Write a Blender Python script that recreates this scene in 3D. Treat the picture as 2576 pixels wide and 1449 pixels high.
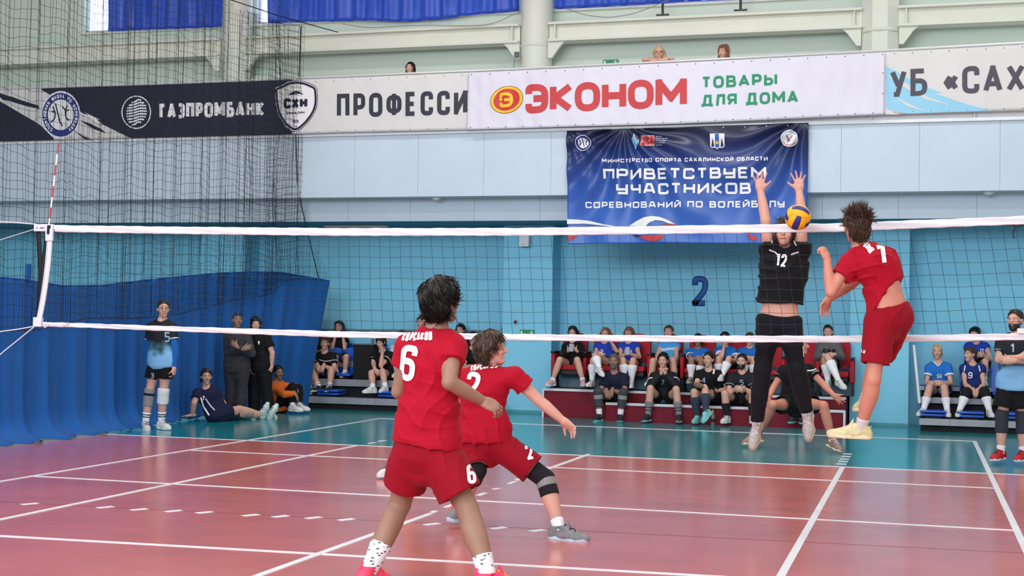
import bpy, bmesh, math, random
import numpy as np
from mathutils import Vector, Matrix
from mathutils.bvhtree import BVHTree

random.seed(7); RNG = np.random.default_rng(7)
SC = bpy.context.scene
for _o in list(bpy.data.objects):
    bpy.data.objects.remove(_o)
COL = SC.collection

# ------------------------------------------------------------------ camera
IMW, IMH = 2576.0, 1449.0
FPX, YAW, PIT, ROL = 3478.77, -0.28797, 0.0244, 0.01656
CAM = np.array([3.76451, -11.61046, 1.57799])
_c, _s = math.cos(YAW), math.sin(YAW)
_f0 = np.array([_s, _c, 0.0]); _r0 = np.array([_c, -_s, 0.0]); _z = np.array([0, 0, 1.0])
FW = _f0*math.cos(PIT)+_z*math.sin(PIT); _u0 = _z*math.cos(PIT)-_f0*math.sin(PIT)
RT = _r0*math.cos(ROL)+_u0*math.sin(ROL); UP = _u0*math.cos(ROL)-_r0*math.sin(ROL)
cd = bpy.data.cameras.new('camera'); cam = bpy.data.objects.new('camera', cd); COL.objects.link(cam)
cd.sensor_width = 36.0; cd.lens = FPX/IMW*36.0; cd.clip_start = .1; cd.clip_end = 200
cam.matrix_world = Matrix(((RT[0], UP[0], -FW[0], CAM[0]), (RT[1], UP[1], -FW[1], CAM[1]), (RT[2], UP[2], -FW[2], CAM[2]), (0, 0, 0, 1)))
SC.camera = cam

# ------------------------------------------------------------------ world, lamps, exposure
SC.view_settings.view_transform = 'Standard'; SC.view_settings.look = 'None'
SC.view_settings.gamma = 1.0; SC.view_settings.use_curve_mapping = False
SC.view_settings.exposure = EXPO = 0.24
wd = bpy.data.worlds.new('daylight'); SC.world = wd; wd.use_nodes = True
wd.node_tree.nodes['Background'].inputs[0].default_value = (0.78, 0.90, 1.0, 1)
wd.node_tree.nodes['Background'].inputs[1].default_value = 0.66
def area(name, loc, size, size_y, power, color, target):
    l = bpy.data.lights.new(name, 'AREA'); l.shape = 'RECTANGLE'; l.size = size; l.size_y = size_y; l.energy = power; l.color = color
    o = bpy.data.objects.new(name, l); COL.objects.link(o); o.location = loc
    o.rotation_euler = (Vector(target)-Vector(loc)).to_track_quat('-Z', 'Y').to_euler()
    return o
# daylight through the tall windows of the wall behind the photographer, and rows of hall lamps under the roof
area('window_light', (-2, -17, 6.5), 16, 4.0, 2100, (0.88, 0.95, 1.0), (0, 6, 2.0))
for _i, (_x, _y) in enumerate([(-5, -6), (0, -6), (5, -6), (-5, 1), (0, 1), (5, 1), (-5, 6.5), (0, 6.5), (5, 6.5)]):
    area('hall_lamp', (_x, _y, 8.7), 1.6, .7, 100, (1.0, 0.97, 0.92), (_x, _y, 0))

# ------------------------------------------------------------------ pixel rays -> world points
def _ray(x, y): return FW+RT*(x-IMW/2)/FPX-UP*(y-IMH/2)/FPX
def at(x, y, Y):
    d = _ray(x, y); return CAM+d*((Y-CAM[1])/d[1])
def gz(x, y, z=0.0):
    d = _ray(x, y); return CAM+d*((z-CAM[2])/d[2])
def atX(x, y, X):
    d = _ray(x, y); return CAM+d*((X-CAM[0])/d[0])
def ppm(p): return FPX/float((np.asarray(p)-CAM)@FW)
def nrm(v):
    v = np.asarray(v, float); n = np.linalg.norm(v); return v/n if n > 1e-9 else v

# ------------------------------------------------------------------ materials
def lin(c):
    return tuple(((v/255)/12.92 if v/255 <= .04045 else ((v/255+.055)/1.055)**2.4) for v in c)
MATS = {}
def mat(name, rgb, rough=.6, vary=.08, scale=8.0, bump=0.0, bscale=60.0, metal=0.0, spec=.4, sheen=0.0, emit=None, coat=0.0):
    if name in MATS: return MATS[name]
    m = bpy.data.materials.new(name); m.use_nodes = True; nt = m.node_tree; b = nt.nodes['Principled BSDF']
    b.inputs['Roughness'].default_value = rough; b.inputs['Metallic'].default_value = metal
    b.inputs['Specular IOR Level'].default_value = spec
    b.inputs['Sheen Weight'].default_value = sheen; b.inputs['Coat Weight'].default_value = coat
    c = lin(rgb)
    tc = nt.nodes.new('ShaderNodeTexCoord')
    if vary:
        n = nt.nodes.new('ShaderNodeTexNoise'); n.inputs['Scale'].default_value = scale; n.inputs['Detail'].default_value = 4
        nt.links.new(tc.outputs['Object'], n.inputs['Vector'])
        r = nt.nodes.new('ShaderNodeValToRGB')
        r.color_ramp.elements[0].position = .3; r.color_ramp.elements[1].position = .7
        r.color_ramp.elements[0].color = tuple(x*(1-vary) for x in c)+(1,)
        r.color_ramp.elements[1].color = tuple(min(1, x*(1+vary)) for x in c)+(1,)
        nt.links.new(n.outputs['Fac'], r.inputs[0]); nt.links.new(r.outputs[0], b.inputs['Base Color'])
    else:
        b.inputs['Base Color'].default_value = c+(1,)
    if bump:
        n2 = nt.nodes.new('ShaderNodeTexNoise'); n2.inputs['Scale'].default_value = bscale; n2.inputs['Detail'].default_value = 3
        nt.links.new(tc.outputs['Object'], n2.inputs['Vector'])
        bp = nt.nodes.new('ShaderNodeBump'); bp.inputs['Strength'].default_value = bump; bp.inputs['Distance'].default_value = .01
        nt.links.new(n2.outputs['Fac'], bp.inputs['Height']); nt.links.new(bp.outputs[0], b.inputs['Normal'])
    if emit:
        b.inputs['Emission Color'].default_value = lin(emit[:3])+(1,); b.inputs['Emission Strength'].default_value = emit[3]
    MATS[name] = m; return m
def ramp_mat(name, stops, axis, lo, hi, rough=.6, nscale=3.0, namp=.25, detail=6, space='Object'):
    """printed cloth: colour stops along one object axis, edges broken by noise"""
    if name in MATS: return MATS[name]
    m = bpy.data.materials.new(name); m.use_nodes = True; nt = m.node_tree; b = nt.nodes['Principled BSDF']
    b.inputs['Roughness'].default_value = rough; b.inputs['Specular IOR Level'].default_value = .3
    tc = nt.nodes.new('ShaderNodeTexCoord'); sp = nt.nodes.new('ShaderNodeSeparateXYZ'); nt.links.new(tc.outputs[space], sp.inputs[0])
    mr = nt.nodes.new('ShaderNodeMapRange'); mr.inputs[1].default_value = lo; mr.inputs[2].default_value = hi; mr.clamp = False
    nt.links.new(sp.outputs['XYZ'.index(axis)], mr.inputs[0])
    n = nt.nodes.new('ShaderNodeTexNoise'); n.inputs['Scale'].default_value = nscale; n.inputs['Detail'].default_value = detail
    nt.links.new(tc.outputs[space], n.inputs['Vector'])
    ma = nt.nodes.new('ShaderNodeMath'); ma.operation = 'MULTIPLY_ADD'; ma.inputs[1].default_value = namp*2
    nt.links.new(n.outputs['Fac'], ma.inputs[0])
    sb = nt.nodes.new('ShaderNodeMath'); sb.operation = 'SUBTRACT'; sb.inputs[1].default_value = namp
    nt.links.new(mr.outputs[0], sb.inputs[0]); nt.links.new(sb.outputs[0], ma.inputs[2])
    r = nt.nodes.new('ShaderNodeValToRGB'); cr = r.color_ramp
    while len(cr.elements) < len(stops): cr.elements.new(.5)
    for e, (p, c) in zip(cr.elements, stops): e.position = p; e.color = lin(c)+(1,)
    nt.links.new(ma.outputs[0], r.inputs[0]); nt.links.new(r.outputs[0], b.inputs['Base Color'])
    MATS[name] = m; return m

# ------------------------------------------------------------------ object helpers
def link(name, me, m=None, parent=None, smooth=False):
    o = bpy.data.objects.new(name, me); COL.objects.link(o)
    if m is not None: me.materials.append(m)
    if parent is not None: o.parent = parent
    if smooth and len(me.polygons):
        me.polygons.foreach_set('use_smooth', np.ones(len(me.polygons), bool))
    return o
def mesh_np(name, V, F):
    me = bpy.data.meshes.new(name)
    V = np.asarray(V, np.float32).reshape(-1, 3)
    if isinstance(F, np.ndarray):
        n, k = F.shape
        me.vertices.add(len(V)); me.vertices.foreach_set('co', V.ravel())
        me.loops.add(n*k); me.loops.foreach_set('vertex_index', F.astype(np.int32).ravel())
        me.polygons.add(n); me.polygons.foreach_set('loop_start', np.arange(n, dtype=np.int32)*k)
        me.polygons.foreach_set('loop_total', np.full(n, k, np.int32))
        me.update(calc_edges=True)
    else:
        me.from_pydata(V.tolist(), [], F)
    me.validate(); return me
def tag(o, label=None, cat=None, group=None, kind=None):
    if label: o['label'] = label
    if cat: o['category'] = cat
    if group: o['group'] = group
    if kind: o['kind'] = kind
    return o
def empty(name, loc, label=None, cat=None, group=None, kind=None):
    o = bpy.data.objects.new(name, None); COL.objects.link(o); o.location = tuple(float(v) for v in loc); o.empty_display_size = .1
    return tag(o, label, cat, group, kind)
class MB:
    """collects shapes into one mesh; O is subtracted so that parts sit relative to their thing"""
    def __init__(s, O=(0, 0, 0)): s.V = []; s.F = []; s.O = np.array(O, float)
    def add(s, V, F):
        b = sum(len(v) for v in s.V); s.V.append(np.asarray(V, float).reshape(-1, 3)); s.F += [[i+b for i in f] for f in F]; return s
    def box(s, lo, hi, bev=0.0):
        lo = np.array(lo, float); hi = np.array(hi, float); lo, hi = np.minimum(lo, hi), np.maximum(lo, hi)
        if bev:
            bm = bmesh.new(); bmesh.ops.create_cube(bm, size=1.0)
            for v in bm.verts: v.co = Vector(tuple(lo+(hi-lo)*(np.array(v.co)+.5)))
            bmesh.ops.bevel(bm, geom=list(bm.edges), offset=min(bev, .45*min(hi-lo)), segments=2, affect='EDGES', profile=.6)
            bm.verts.index_update(); V = [tuple(v.co) for v in bm.verts]; F = [[v.index for v in f.verts] for f in bm.faces]; bm.free()
            return s.add(V, F)
        x0, y0, z0 = lo; x1, y1, z1 = hi
        return s.add([(x0, y0, z0), (x1, y0, z0), (x1, y1, z0), (x0, y1, z0), (x0, y0, z1), (x1, y0, z1), (x1, y1, z1), (x0, y1, z1)],
                     [[0, 3, 2, 1], [4, 5, 6, 7], [0, 1, 5, 4], [1, 2, 6, 5], [2, 3, 7, 6], [3, 0, 4, 7]])
    def tube(s, pts, r, n=6, cap=True):
        P = np.asarray(pts, float); R = np.broadcast_to(np.asarray(r, float), (len(P),))
        T = np.gradient(P, axis=0) if len(P) > 2 else np.array([P[1]-P[0]]*2)
        T /= np.maximum(np.linalg.norm(T, axis=1), 1e-9)[:, None]
        ref = np.array([0, 0, 1.0]) if abs(T[0][2]) < .9 else np.array([1.0, 0, 0])
        A = np.cross(T, ref); A /= np.linalg.norm(A, axis=1)[:, None]; B = np.cross(T, A)
        th = np.arange(n)*2*np.pi/n
        V = (P[:, None]+R[:, None, None]*(np.cos(th)[None, :, None]*A[:, None]+np.sin(th)[None, :, None]*B[:, None])).reshape(-1, 3)
        F = [[i*n+j, i*n+(j+1) % n, (i+1)*n+(j+1) % n, (i+1)*n+j] for i in range(len(P)-1) for j in range(n)]
        if cap: F += [list(range(n))[::-1], [(len(P)-1)*n+j for j in range(n)]]
        return s.add(V, F)
    def cyl(s, a, b, r0, r1=None, n=24): return s.tube([a, b], [r0, r0 if r1 is None else r1], n)
    def lathe(s, c, prof, n=20):
        V = [(c[0]+r*math.cos(2*math.pi*j/n), c[1]+r*math.sin(2*math.pi*j/n), c[2]+z) for r, z in prof for j in range(n)]
        F = [[i*n+j, i*n+(j+1) % n, (i+1)*n+(j+1) % n, (i+1)*n+j] for i in range(len(prof)-1) for j in range(n)]
        F += [list(range(n))[::-1], [(len(prof)-1)*n+j for j in range(n)]]
        return s.add(V, F)
    def prism(s, poly, d):
        P = np.asarray(poly, float); d = np.asarray(d, float); n = len(P)
        return s.add(np.vstack([P, P+d]), [list(range(n))[::-1], list(range(n, 2*n))]+[[i, (i+1) % n, n+(i+1) % n, n+i] for i in range(n)])
    def build(s, name, m, parent=None, smooth=False):
        V = np.vstack(s.V)-s.O
        me = bpy.data.meshes.new(name); me.from_pydata(V.tolist(), [], s.F); me.update()
        bm = bmesh.new(); bm.from_mesh(me); bmesh.ops.recalc_face_normals(bm, faces=bm.faces[:]); bm.to_mesh(me); bm.free()
        o = link(name, me, m, parent)
        if smooth:
            me.polygons.foreach_set('use_smooth', np.ones(len(me.polygons), bool))
            try: me.set_sharp_from_angle(angle=math.radians(38))
            except Exception: pass
        return o
def grid_obj(name, P, m, parent=None, smooth=True, thick=0.0):
    nu, nv = P.shape[:2]; V = P.reshape(-1, 3)
    i, j = np.meshgrid(np.arange(nu-1), np.arange(nv-1), indexing='ij'); a = (i*nv+j).ravel()
    F = np.stack([a, a+nv, a+nv+1, a+1], 1)
    o = link(name, mesh_np(name, V, F), m, parent, smooth)
    if thick:
        sm = o.modifiers.new('thickness', 'SOLIDIFY'); sm.thickness = thick; sm.offset = 0
    return o
def struct(o): o['kind'] = 'structure'; return o

# ------------------------------------------------------------------ stroke lettering (own drawn alphabet)
R_ = 1
GL = {
 'А': (.95, [[(0, 0), (.5, 1), (1, 0)], [(.17, .28), (.83, .28)]]),
 'Б': (.85, [[(.92, 1), (0, 1), (0, 0), (1, 0, R_), (1, .56, R_), (0, .56)]]),
 'В': (.85, [[(0, .52), (0, 1), (.92, 1, R_), (.92, .52, R_), (0, .52)], [(0, .52), (1, .52, R_), (1, 0, R_), (0, 0), (0, .52)]]),
 'Г': (.72, [[(0, 0), (0, 1), (1, 1)]]),
 'Д': (1.0, [[(0, -.2), (0, .0), (1, .0), (1, -.2)], [(.16, 0), (.3, 1), (.86, 1), (.86, 0)]]),
 'Е': (.75, [[(1, 1), (0, 1), (0, 0), (1, 0)], [(0, .5), (.88, .5)]]),
 'З': (.8, [[(0, 1), (1, 1, R_), (1, .52, R_), (.35, .52)], [(.35, .52), (1, .52, R_), (1, 0, R_), (0, 0)]]),
 'И': (.9, [[(0, 1), (0, 0), (1, 1), (1, 0)]]),
 'Й': (.9, [[(0, 1), (0, 0), (1, 1), (1, 0)], [(.25, 1.3), (.35, 1.2), (.65, 1.2), (.75, 1.3)]]),
 'К': (.85, [[(0, 0), (0, 1)], [(1, 1), (.12, .5), (1, 0)]]),
 'Л': (.9, [[(0, 0), (.14, 0), (.28, 1), (1, 1), (1, 0)]]),
 'М': (1.1, [[(0, 0), (0, 1), (.5, .3), (1, 1), (1, 0)]]),
 'Н': (.88, [[(0, 0), (0, 1)], [(1, 0), (1, 1)], [(0, .5), (1, .5)]]),
 'О': (.92, [[(0, 0, R_), (1, 0, R_), (1, 1, R_), (0, 1, R_), 'c']]),
 'П': (.88, [[(0, 0), (0, 1), (1, 1), (1, 0)]]),
 'Р': (.82, [[(0, 0), (0, 1), (1, 1, R_), (1, .4, R_), (0, .4)]]),
 'С': (.85, [[(1, .7), (1, 1, R_), (0, 1, R_), (0, 0, R_), (1, 0, R_), (1, .3)]]),
 'Т': (.8, [[(0, 1), (1, 1)], [(.5, 1), (.5, 0)]]),
 'У': (.85, [[(0, 1), (.5, .38)], [(1, 1), (.42, 0), (.12, 0)]]),
 'Ф': (1.05, [[(.5, -.04), (.5, 1.04)], [(0, .16, R_), (1, .16, R_), (1, .86, R_), (0, .86, R_), 'c']]),
 'Х': (.9, [[(0, 0), (1, 1)], [(0, 1), (1, 0)]]),
 'Ц': (.92, [[(0, 1), (0, 0), (.95, 0), (.95, 1)], [(.9, 0), (1.08, 0), (1.08, -.22)]]),
 'Ч': (.85, [[(0, 1), (0, .45, R_), (1, .45)], [(1, 1), (1, 0)]]),
 'Ы': (1.1, [[(0, 1), (0, 0), (.62, 0, R_), (.62, .56, R_), (0, .56)], [(1, 0), (1, 1)]]),
 'Э': (.85, [[(0, .72), (0, 1, R_), (1, 1, R_), (1, 0, R_), (0, 0, R_), (0, .28)], [(.3, .5), (1, .5)]]),
 'Я': (.85, [[(1, 0), (1, 1), (0, 1, R_), (0, .44, R_), (1, .44)], [(.5, .44), (0, 0)]]),
 'Ш': (1.1, [[(0, 1), (0, 0), (1, 0), (1, 1)], [(.5, 0), (.5, 1)]]),
 '«': (.75, [[(.42, .68), (.05, .42), (.42, .16)], [(1, .68), (.63, .42), (1, .16)]]),
 ' ': (.42, []),
 '0': (.7, [[(0, 0, R_), (1, 0, R_), (1, 1, R_), (0, 1, R_), 'c']]),
 '1': (.45, [[(0, .78), (.75, 1), (.75, 0)]]),
 '2': (.7, [[(0, .74), (0, 1, R_), (1, 1, R_), (1, .55, R_), (0, 0), (1, 0)]]),
 '3': (.7, [[(0, 1), (1, 1, R_), (1, .52, R_), (.3, .52)], [(.3, .52), (1, .52, R_), (1, 0, R_), (0, 0)]]),
 '4': (.75, [[(.7, 0), (.7, 1), (0, .3), (1, .3)]]),
 '5': (.7, [[(1, 1), (0, 1), (0, .56), (1, .56, R_), (1, 0, R_), (0, 0)]]),
 '6': (.7, [[(1, .78), (1, 1, R_), (0, 1, R_), (0, 0, R_), (1, 0, R_), (1, .56, R_), (.05, .56)]]),
 '7': (.7, [[(0, 1), (1, 1), (.35, 0)]]),
 '9': (.7, [[(0, .2), (0, 0, R_), (1, 0, R_), (1, 1, R_), (0, 1, R_), (0, .44, R_), (.95, .44)]]),
}
SQ = {'У': (.9, [[(0, 1), (0, .42), (1, .42)], [(1, 1), (1, 0), (.08, 0)]]), 'А': (.95, [[(0, 0), (.32, 1), (.68, 1), (1, 0)], [(.12, .3), (.88, .3)]]),
      'Л': (.9, [[(0, 0), (.1, 0), (.2, 1), (1, 1), (1, 0)]])}
def round_path(pts, rad):
    closed = pts[-1] == 'c'; pts = pts[:-1] if closed else pts
    P = [np.array(p[:2], float) for p in pts]; fl = [len(p) > 2 for p in pts]; n = len(P); out = []
    for i in range(n):
        if fl[i] and (closed or 0 < i < n-1):
            a, b, c = P[i-1], P[i], P[(i+1) % n]
            la, lc = np.linalg.norm(a-b), np.linalg.norm(c-b); r = min(rad, la*.5, lc*.5)
            p0 = b+(a-b)/la*r; p1 = b+(c-b)/lc*r
            for t in np.linspace(0, 1, 7): out.append((1-t)**2*p0+2*t*(1-t)*b+t*t*p1)
        else: out.append(P[i])
    return out, closed
def stroke(pts, closed, w, step):
    """ribbon of width w along a path: vertices (n,2,2)"""
    P = [p for i, p in enumerate(pts) if i == 0 or np.linalg.norm(p-pts[i-1]) > 1e-5]
    if closed: P = P+[P[0]]
    Q = []
    for a, b in zip(P[:-1], P[1:]):
        k = max(1, int(np.linalg.norm(b-a)/step))
        Q += [a+(b-a)*t/k for t in range(k)]
    Q.append(P[-1]); Q = np.array(Q); n = len(Q)
    D = np.diff(Q, axis=0); D /= np.maximum(np.linalg.norm(D, axis=1), 1e-9)[:, None]
    L = []
    for i in range(n):
        if closed and i in (0, n-1): d0, d1 = D[-1], D[0]
        else: d0, d1 = D[max(i-1, 0)], D[min(i, n-2)]
        n0 = np.array([-d0[1], d0[0]]); n1 = np.array([-d1[1], d1[0]]); m = n0+n1; l = np.linalg.norm(m)
        m = n0 if l < 1e-6 else m/l; L.append(m/max(m@n0, .45))
    L = np.array(L)*w/2
    return np.stack([Q+L, Q-L], 1)
LAY, LAYI = [], []                                    # which pen stroke each vertex of the last line belongs to
def lay_text(txt, W, H, wt, rad=.3, space=.14, step=.05, sq=False, slant=0.0, nc=3):
    """2D ribbons for a line of text filling a W x H box; wt = stroke weight / H"""
    LAY.clear(); LAYI.clear(); gl = [(SQ.get(c) if sq and c in SQ else GL[c]) for c in txt]
    nat = sum(g[0] for g in gl)+space*(len(gl)-1); sx = W/nat; w = wt*H; x = 0; V = []; F = []; nb = 0
    for g in gl:
        gw = g[0]*sx
        for path in g[1]:
            pts = [(p if p == 'c' else (x+w/2+p[0]*max(gw-w, .01), w/2+p[1]*(H-w))+tuple(p[2:])) for p in path]
            pp, cl = round_path(pts, rad*H); runs = [[pp[0]]]
            for k in range(1, len(pp)):
                runs[-1].append(pp[k])
                if not cl and k < len(pp)-1 and nrm(pp[k]-pp[k-1])@nrm(pp[k+1]-pp[k]) < -.2: runs.append([pp[k]])     # acute corner: lift the pen
            lim = all(-.001 <= q[1] <= 1.001 and -.001 <= q[0] <= 1.001 for q in path if q != 'c'); nr = len(runs)
            for ri, run in enumerate(runs):
                run = [np.array(q, float) for q in run]
                if ri > 0: run[0] = run[0]-nrm(run[1]-run[0])*w*.42
                if ri < nr-1: run[-1] = run[-1]+nrm(run[-1]-run[-2])*w*.42
                S = stroke(run, cl, w, step)
                if lim: S[..., 1] = np.clip(S[..., 1], 0, H); S[..., 0] = np.clip(S[..., 0], x, x+gw)
                S[..., 0] += slant*S[..., 1]; n = len(S); LAY.extend([len(LAYI) % 3]*(n*nc)); LAYI.append(0)
                k = np.linspace(0, 1, nc)[None, :, None]; V.append((S[:, :1]*(1-k)+S[:, 1:]*k).reshape(-1, 2)); F += [[nb+nc*i+j, nb+nc*i+j+1, nb+nc*(i+1)+j+1, nb+nc*(i+1)+j] for i in range(n-1) for j in range(nc-1)]; nb += nc*n
        x += gw+space*sx
    return np.vstack(V), F
# ================================================================== THE ROOM
YW, YP, YF = 12.06, 11.5, 10.0            # back wall, pillar fronts, balcony front
X0, X1 = -15.0, 9.0
WALLB = mat('blue_wall_paint', (126, 202, 232), .55, .04, 1.2, .05, 90)
MINT = mat('mint_wall_paint', (214, 225, 212), .6, .03, .8, .05, 60)
FASC = mat('pale_blue_panel', (190, 206, 221), .5, .03, 1.5, .04, 40)
CREAM = mat('cream_paint', (226, 228, 214), .5, .03, 2)
WHITE = mat('white_paint', (225, 228, 232), .5, .04, 4)
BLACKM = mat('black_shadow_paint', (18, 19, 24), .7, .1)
CHROME = mat('polished_steel', (228, 228, 228), .28, .03, 8, metal=.35)
ALU = mat('brushed_aluminium', (150, 154, 160), .45, .1, 5, .1, 120, metal=.35)

def floor_mat(name, rgb):
    m = mat(name, rgb, .17, .09, 1.3, 0, spec=.62)
    nt = m.node_tree; b = nt.nodes['Principled BSDF']; tc = nt.nodes['Texture Coordinate']
    mp = nt.nodes.new('ShaderNodeMapping'); mp.inputs['Scale'].default_value = (.7, 2.6, 1)
    n = nt.nodes.new('ShaderNodeTexNoise'); n.inputs['Scale'].default_value = 2.2; n.inputs['Detail'].default_value = 3
    n2 = nt.nodes.new('ShaderNodeTexNoise'); n2.inputs['Scale'].default_value = 140
    nt.links.new(tc.outputs['Object'], mp.inputs[0]); nt.links.new(mp.outputs[0], n.inputs['Vector']); nt.links.new(tc.outputs['Object'], n2.inputs['Vector'])
    b1 = nt.nodes.new('ShaderNodeBump'); b1.inputs['Strength'].default_value = .12; b1.inputs['Distance'].default_value = .02
    b2 = nt.nodes.new('ShaderNodeBump'); b2.inputs['Strength'].default_value = .05; b2.inputs['Distance'].default_value = .002
    nt.links.new(n.outputs['Fac'], b1.inputs['Height']); nt.links.new(n2.outputs['Fac'], b2.inputs['Height'])
    nt.links.new(b1.outputs[0], b2.inputs['Normal']); nt.links.new(b2.outputs[0], b.inputs['Normal'])
    return m
TEAL = floor_mat('teal_sports_vinyl', (14, 128, 136)); RED = floor_mat('terracotta_sports_vinyl', (194, 110, 104))
LINE = mat('white_court_paint', (226, 226, 230), .35, .06, 20)
fl = struct(MB().box((X0, -14, -.2), (X1, YW, 0)).build('floor', TEAL))
MB().box((X0, -14, -.05), (X1, 4.45, .0015)).build('court_surface', RED, fl)
def lines(name, segs, w, z=.003):
    for k, (a, b) in enumerate(segs):
        a = np.array(a[:2], float); b = np.array(b[:2], float); d = nrm(b-a); n = np.array([-d[1], d[0]])*w/2
        P = [np.append(p, .0005) for p in (a-n, b-n, b+n, a+n)]
        MB().prism(P, (0, 0, z+.00025*k)).build(name, LINE, fl)
lines('court_line', [((-4.5, 0), (4.5, 0)), ((-4.5, 3), (4.5, 3)), (gz(-40, 1346.5), gz(2300, 1479)),
      ((X0, 4.47), (X1, 4.47)), ((-4.5, 9), (4.5, 9)), ((-4.5, -3), (-4.5, 9.02)), ((-2.97, -4), (-2.97, 4.45)), ((2.93, -6), (2.93, 4.45)), ((4.5, -6), (4.5, 9.02)),
      (gz(600, 1467), gz(1084, 1293)), (gz(1301, 1208), gz(1481, 1143.5))], .055)
lines('dash_mark', [(gz(*a), gz(*b)) for a, b in [((1087, 1290), (1096, 1285.5)), ((1121, 1276.5), (1140, 1269.5)), ((1204, 1246.5), (1221, 1240.5)), ((1242, 1231), (1256, 1229)), ((1281, 1217), (1297, 1211.5)), ((929, 1116), (944, 1113.5)), ((954, 1110.5), (970, 1108))]], .05)
for yy in (1168, 1161.5, 1155.5, 1149, 1142.5):
    c = gz(2126+(1170-yy)*.62, yy); lines('dash_mark', [((2.9, c[1]-.045), (2.9, c[1]+.045))], .11)
for q in [(-30, 1263.5), (75, 1268), (265, 1276.5), (350, 1282), (437, 1286), (515, 1289.5), (631, 1296.5), (706, 1299.5), (789, 1303), (872, 1307.5), (1087, 1319), (1255, 1329), (1353, 1335)]:
    c = gz(*q); lines('dash_mark', [((c[0]-.035, c[1]-.06), (c[0]+.035, c[1]+.06))], .07)
SEAM = mat('floor_seam', (95, 38, 40), .5, .1)
a, b = gz(0, 1263), gz(2576, 1392)
MB().prism([(a[0], a[1]-.006, 0), (b[0], b[1]-.006, 0), (b[0], b[1]+.006, 0), (a[0], a[1]+.006, 0)], (0, 0, .0022)).build('floor_seam', SEAM, fl)

# back wall: blue below the balcony, mint above, with window openings
ZS = at(1000, 44, YW)[2]                              # window sill height
def X_at(px, py, Y): return at(px, py, Y)[0]
wins = [(X_at(212, 60, YW), X_at(572, 60, YW)), (X_at(646, 40, YW), X_at(1302, 40, YW)), (X_at(1398, 20, YW), X_at(2160, 5, YW)), (X_at(2275, 0, YW), 8.5)]
wb = MB().box((X0, YW, 0), (X1, YW+.3, 4.6)).build('wall_back', WALLB); struct(wb)
mb = MB().box((X0, YW, 4.6), (X1, YW+.3, ZS)); xs = [X0]+[v for w in wins for v in w]+[X1]
for k in range(0, len(xs), 2): mb.box((xs[k], YW, ZS), (xs[k+1], YW+.3, 9.3))
struct(mb.build('wall_upper', MINT))
PANE = mat('daylit_window_glass', (235, 242, 255), .3, 0, emit=(222, 238, 255, 1.25))
for k, (wa, wz) in enumerate(wins):
    w = empty('window_%d' % (k+1), ((wa+wz)/2, YW, ZS)); struct(w); O = (float(wa+wz)/2, YW, ZS)
    MB(O).box((wa, YW+.16, ZS), (wz, YW+.18, 9.3)).build('pane', PANE, w)
    f = MB(O)
    for xx in np.linspace(wa, wz, max(2, int((wz-wa)/1.5)+1)): f.box((xx-.035, YW+.1, ZS), (xx+.035, YW+.16, 9.3))
    f.box((wa, YW+.1, ZS), (wz, YW+.16, ZS+.06)); f.build('window_frame', WHITE, w)
    MB(O).box((wa-.05, YW-.08, ZS-.05), (wz+.05, YW+.1, ZS)).build('window_sill', CREAM, w)
struct(MB().box((X0, -14, 9.3), (X1, YW+.3, 9.5)).build('ceiling', WHITE))
struct(MB().box((X0-.3, -14, 0), (X0, YW, 9.4)).build('wall_left', MINT))
struct(MB().box((X1, -14, 0), (X1+.3, YW, 9.4)).build('wall_right', MINT))

# pillars below, columns and beams above
pil = [(at(1265, 800, YP)[0], at(1388, 800, YP)[0]), (at(2139, 800, YP)[0], at(2287, 800, YP)[0])]
dx = pil[1][0]-pil[0][0]; pil.append((pil[0][0]-dx, pil[0][1]-dx))
for k, (a, b) in enumerate(pil):
    o = empty('pillar', ((a+b)/2, YP, 0)); struct(o); O = ((a+b)/2, YP, 0)
    MB(O).box((a, YP, 0.0), (b, YW, 3.32)).build('shaft', WALLB, o)
    MB(O).box((a-.004, YP-.006, .0), (b+.004, YP+.1, .05)).build('baseboard', mat('teal_baseboard', (70, 150, 165), .5), o)
cols = [(at(1350, 100, 11.75)[0], 24, .275), (at(2215, 60, 11.75)[0], 8, .315)]
cols.append((2*cols[0][0]-cols[1][0], 24, .275))
ZB = [at(1300, y, 11.6)[2] for y in (110, 104, 68, 62)]       # beam flange heights
for k, (cx, n, r) in enumerate(cols):
    o = empty('column', (cx, 11.75, 4.3)); struct(o); O = (cx, 11.75, 4.3)
    s = MB(O)
    ph = math.pi/8 if n == 8 else 0
    ring = [(cx+r*math.cos(ph+2*math.pi*j/n), 11.75+r*math.sin(ph+2*math.pi*j/n), 4.3) for j in range(n)]
    s.prism(ring, (0, 0, 4.9)); s.build('shaft', CREAM, o, smooth=True)
    MB(O).lathe((cx, 11.75, ZB[0]-.05), [(r+.004, -.02), (r+.018, 0), (r+.018, .02), (r+.004, .04)], 24).build('collar_ring', CREAM, o, smooth=True)
    for sgn in (-1, 1):
        x = cx+sgn*r*.95
        MB(O).prism([(x, 11.56, ZB[0]), (x+sgn*.3, 11.56, ZB[0]), (x+sgn*.22, 11.56, ZB[0]-.07), (x+sgn*.07, 11.56, ZB[0]-.28), (x, 11.56, ZB[0]-.28)], (0, .08, 0)).build('haunch_bracket', CREAM, o)
spans = [(X0, cols[2][0]-.27), (cols[2][0]+.27, cols[0][0]-.27), (cols[0][0]+.27, cols[1][0]-.29), (cols[1][0]+.29, X1)]
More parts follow.
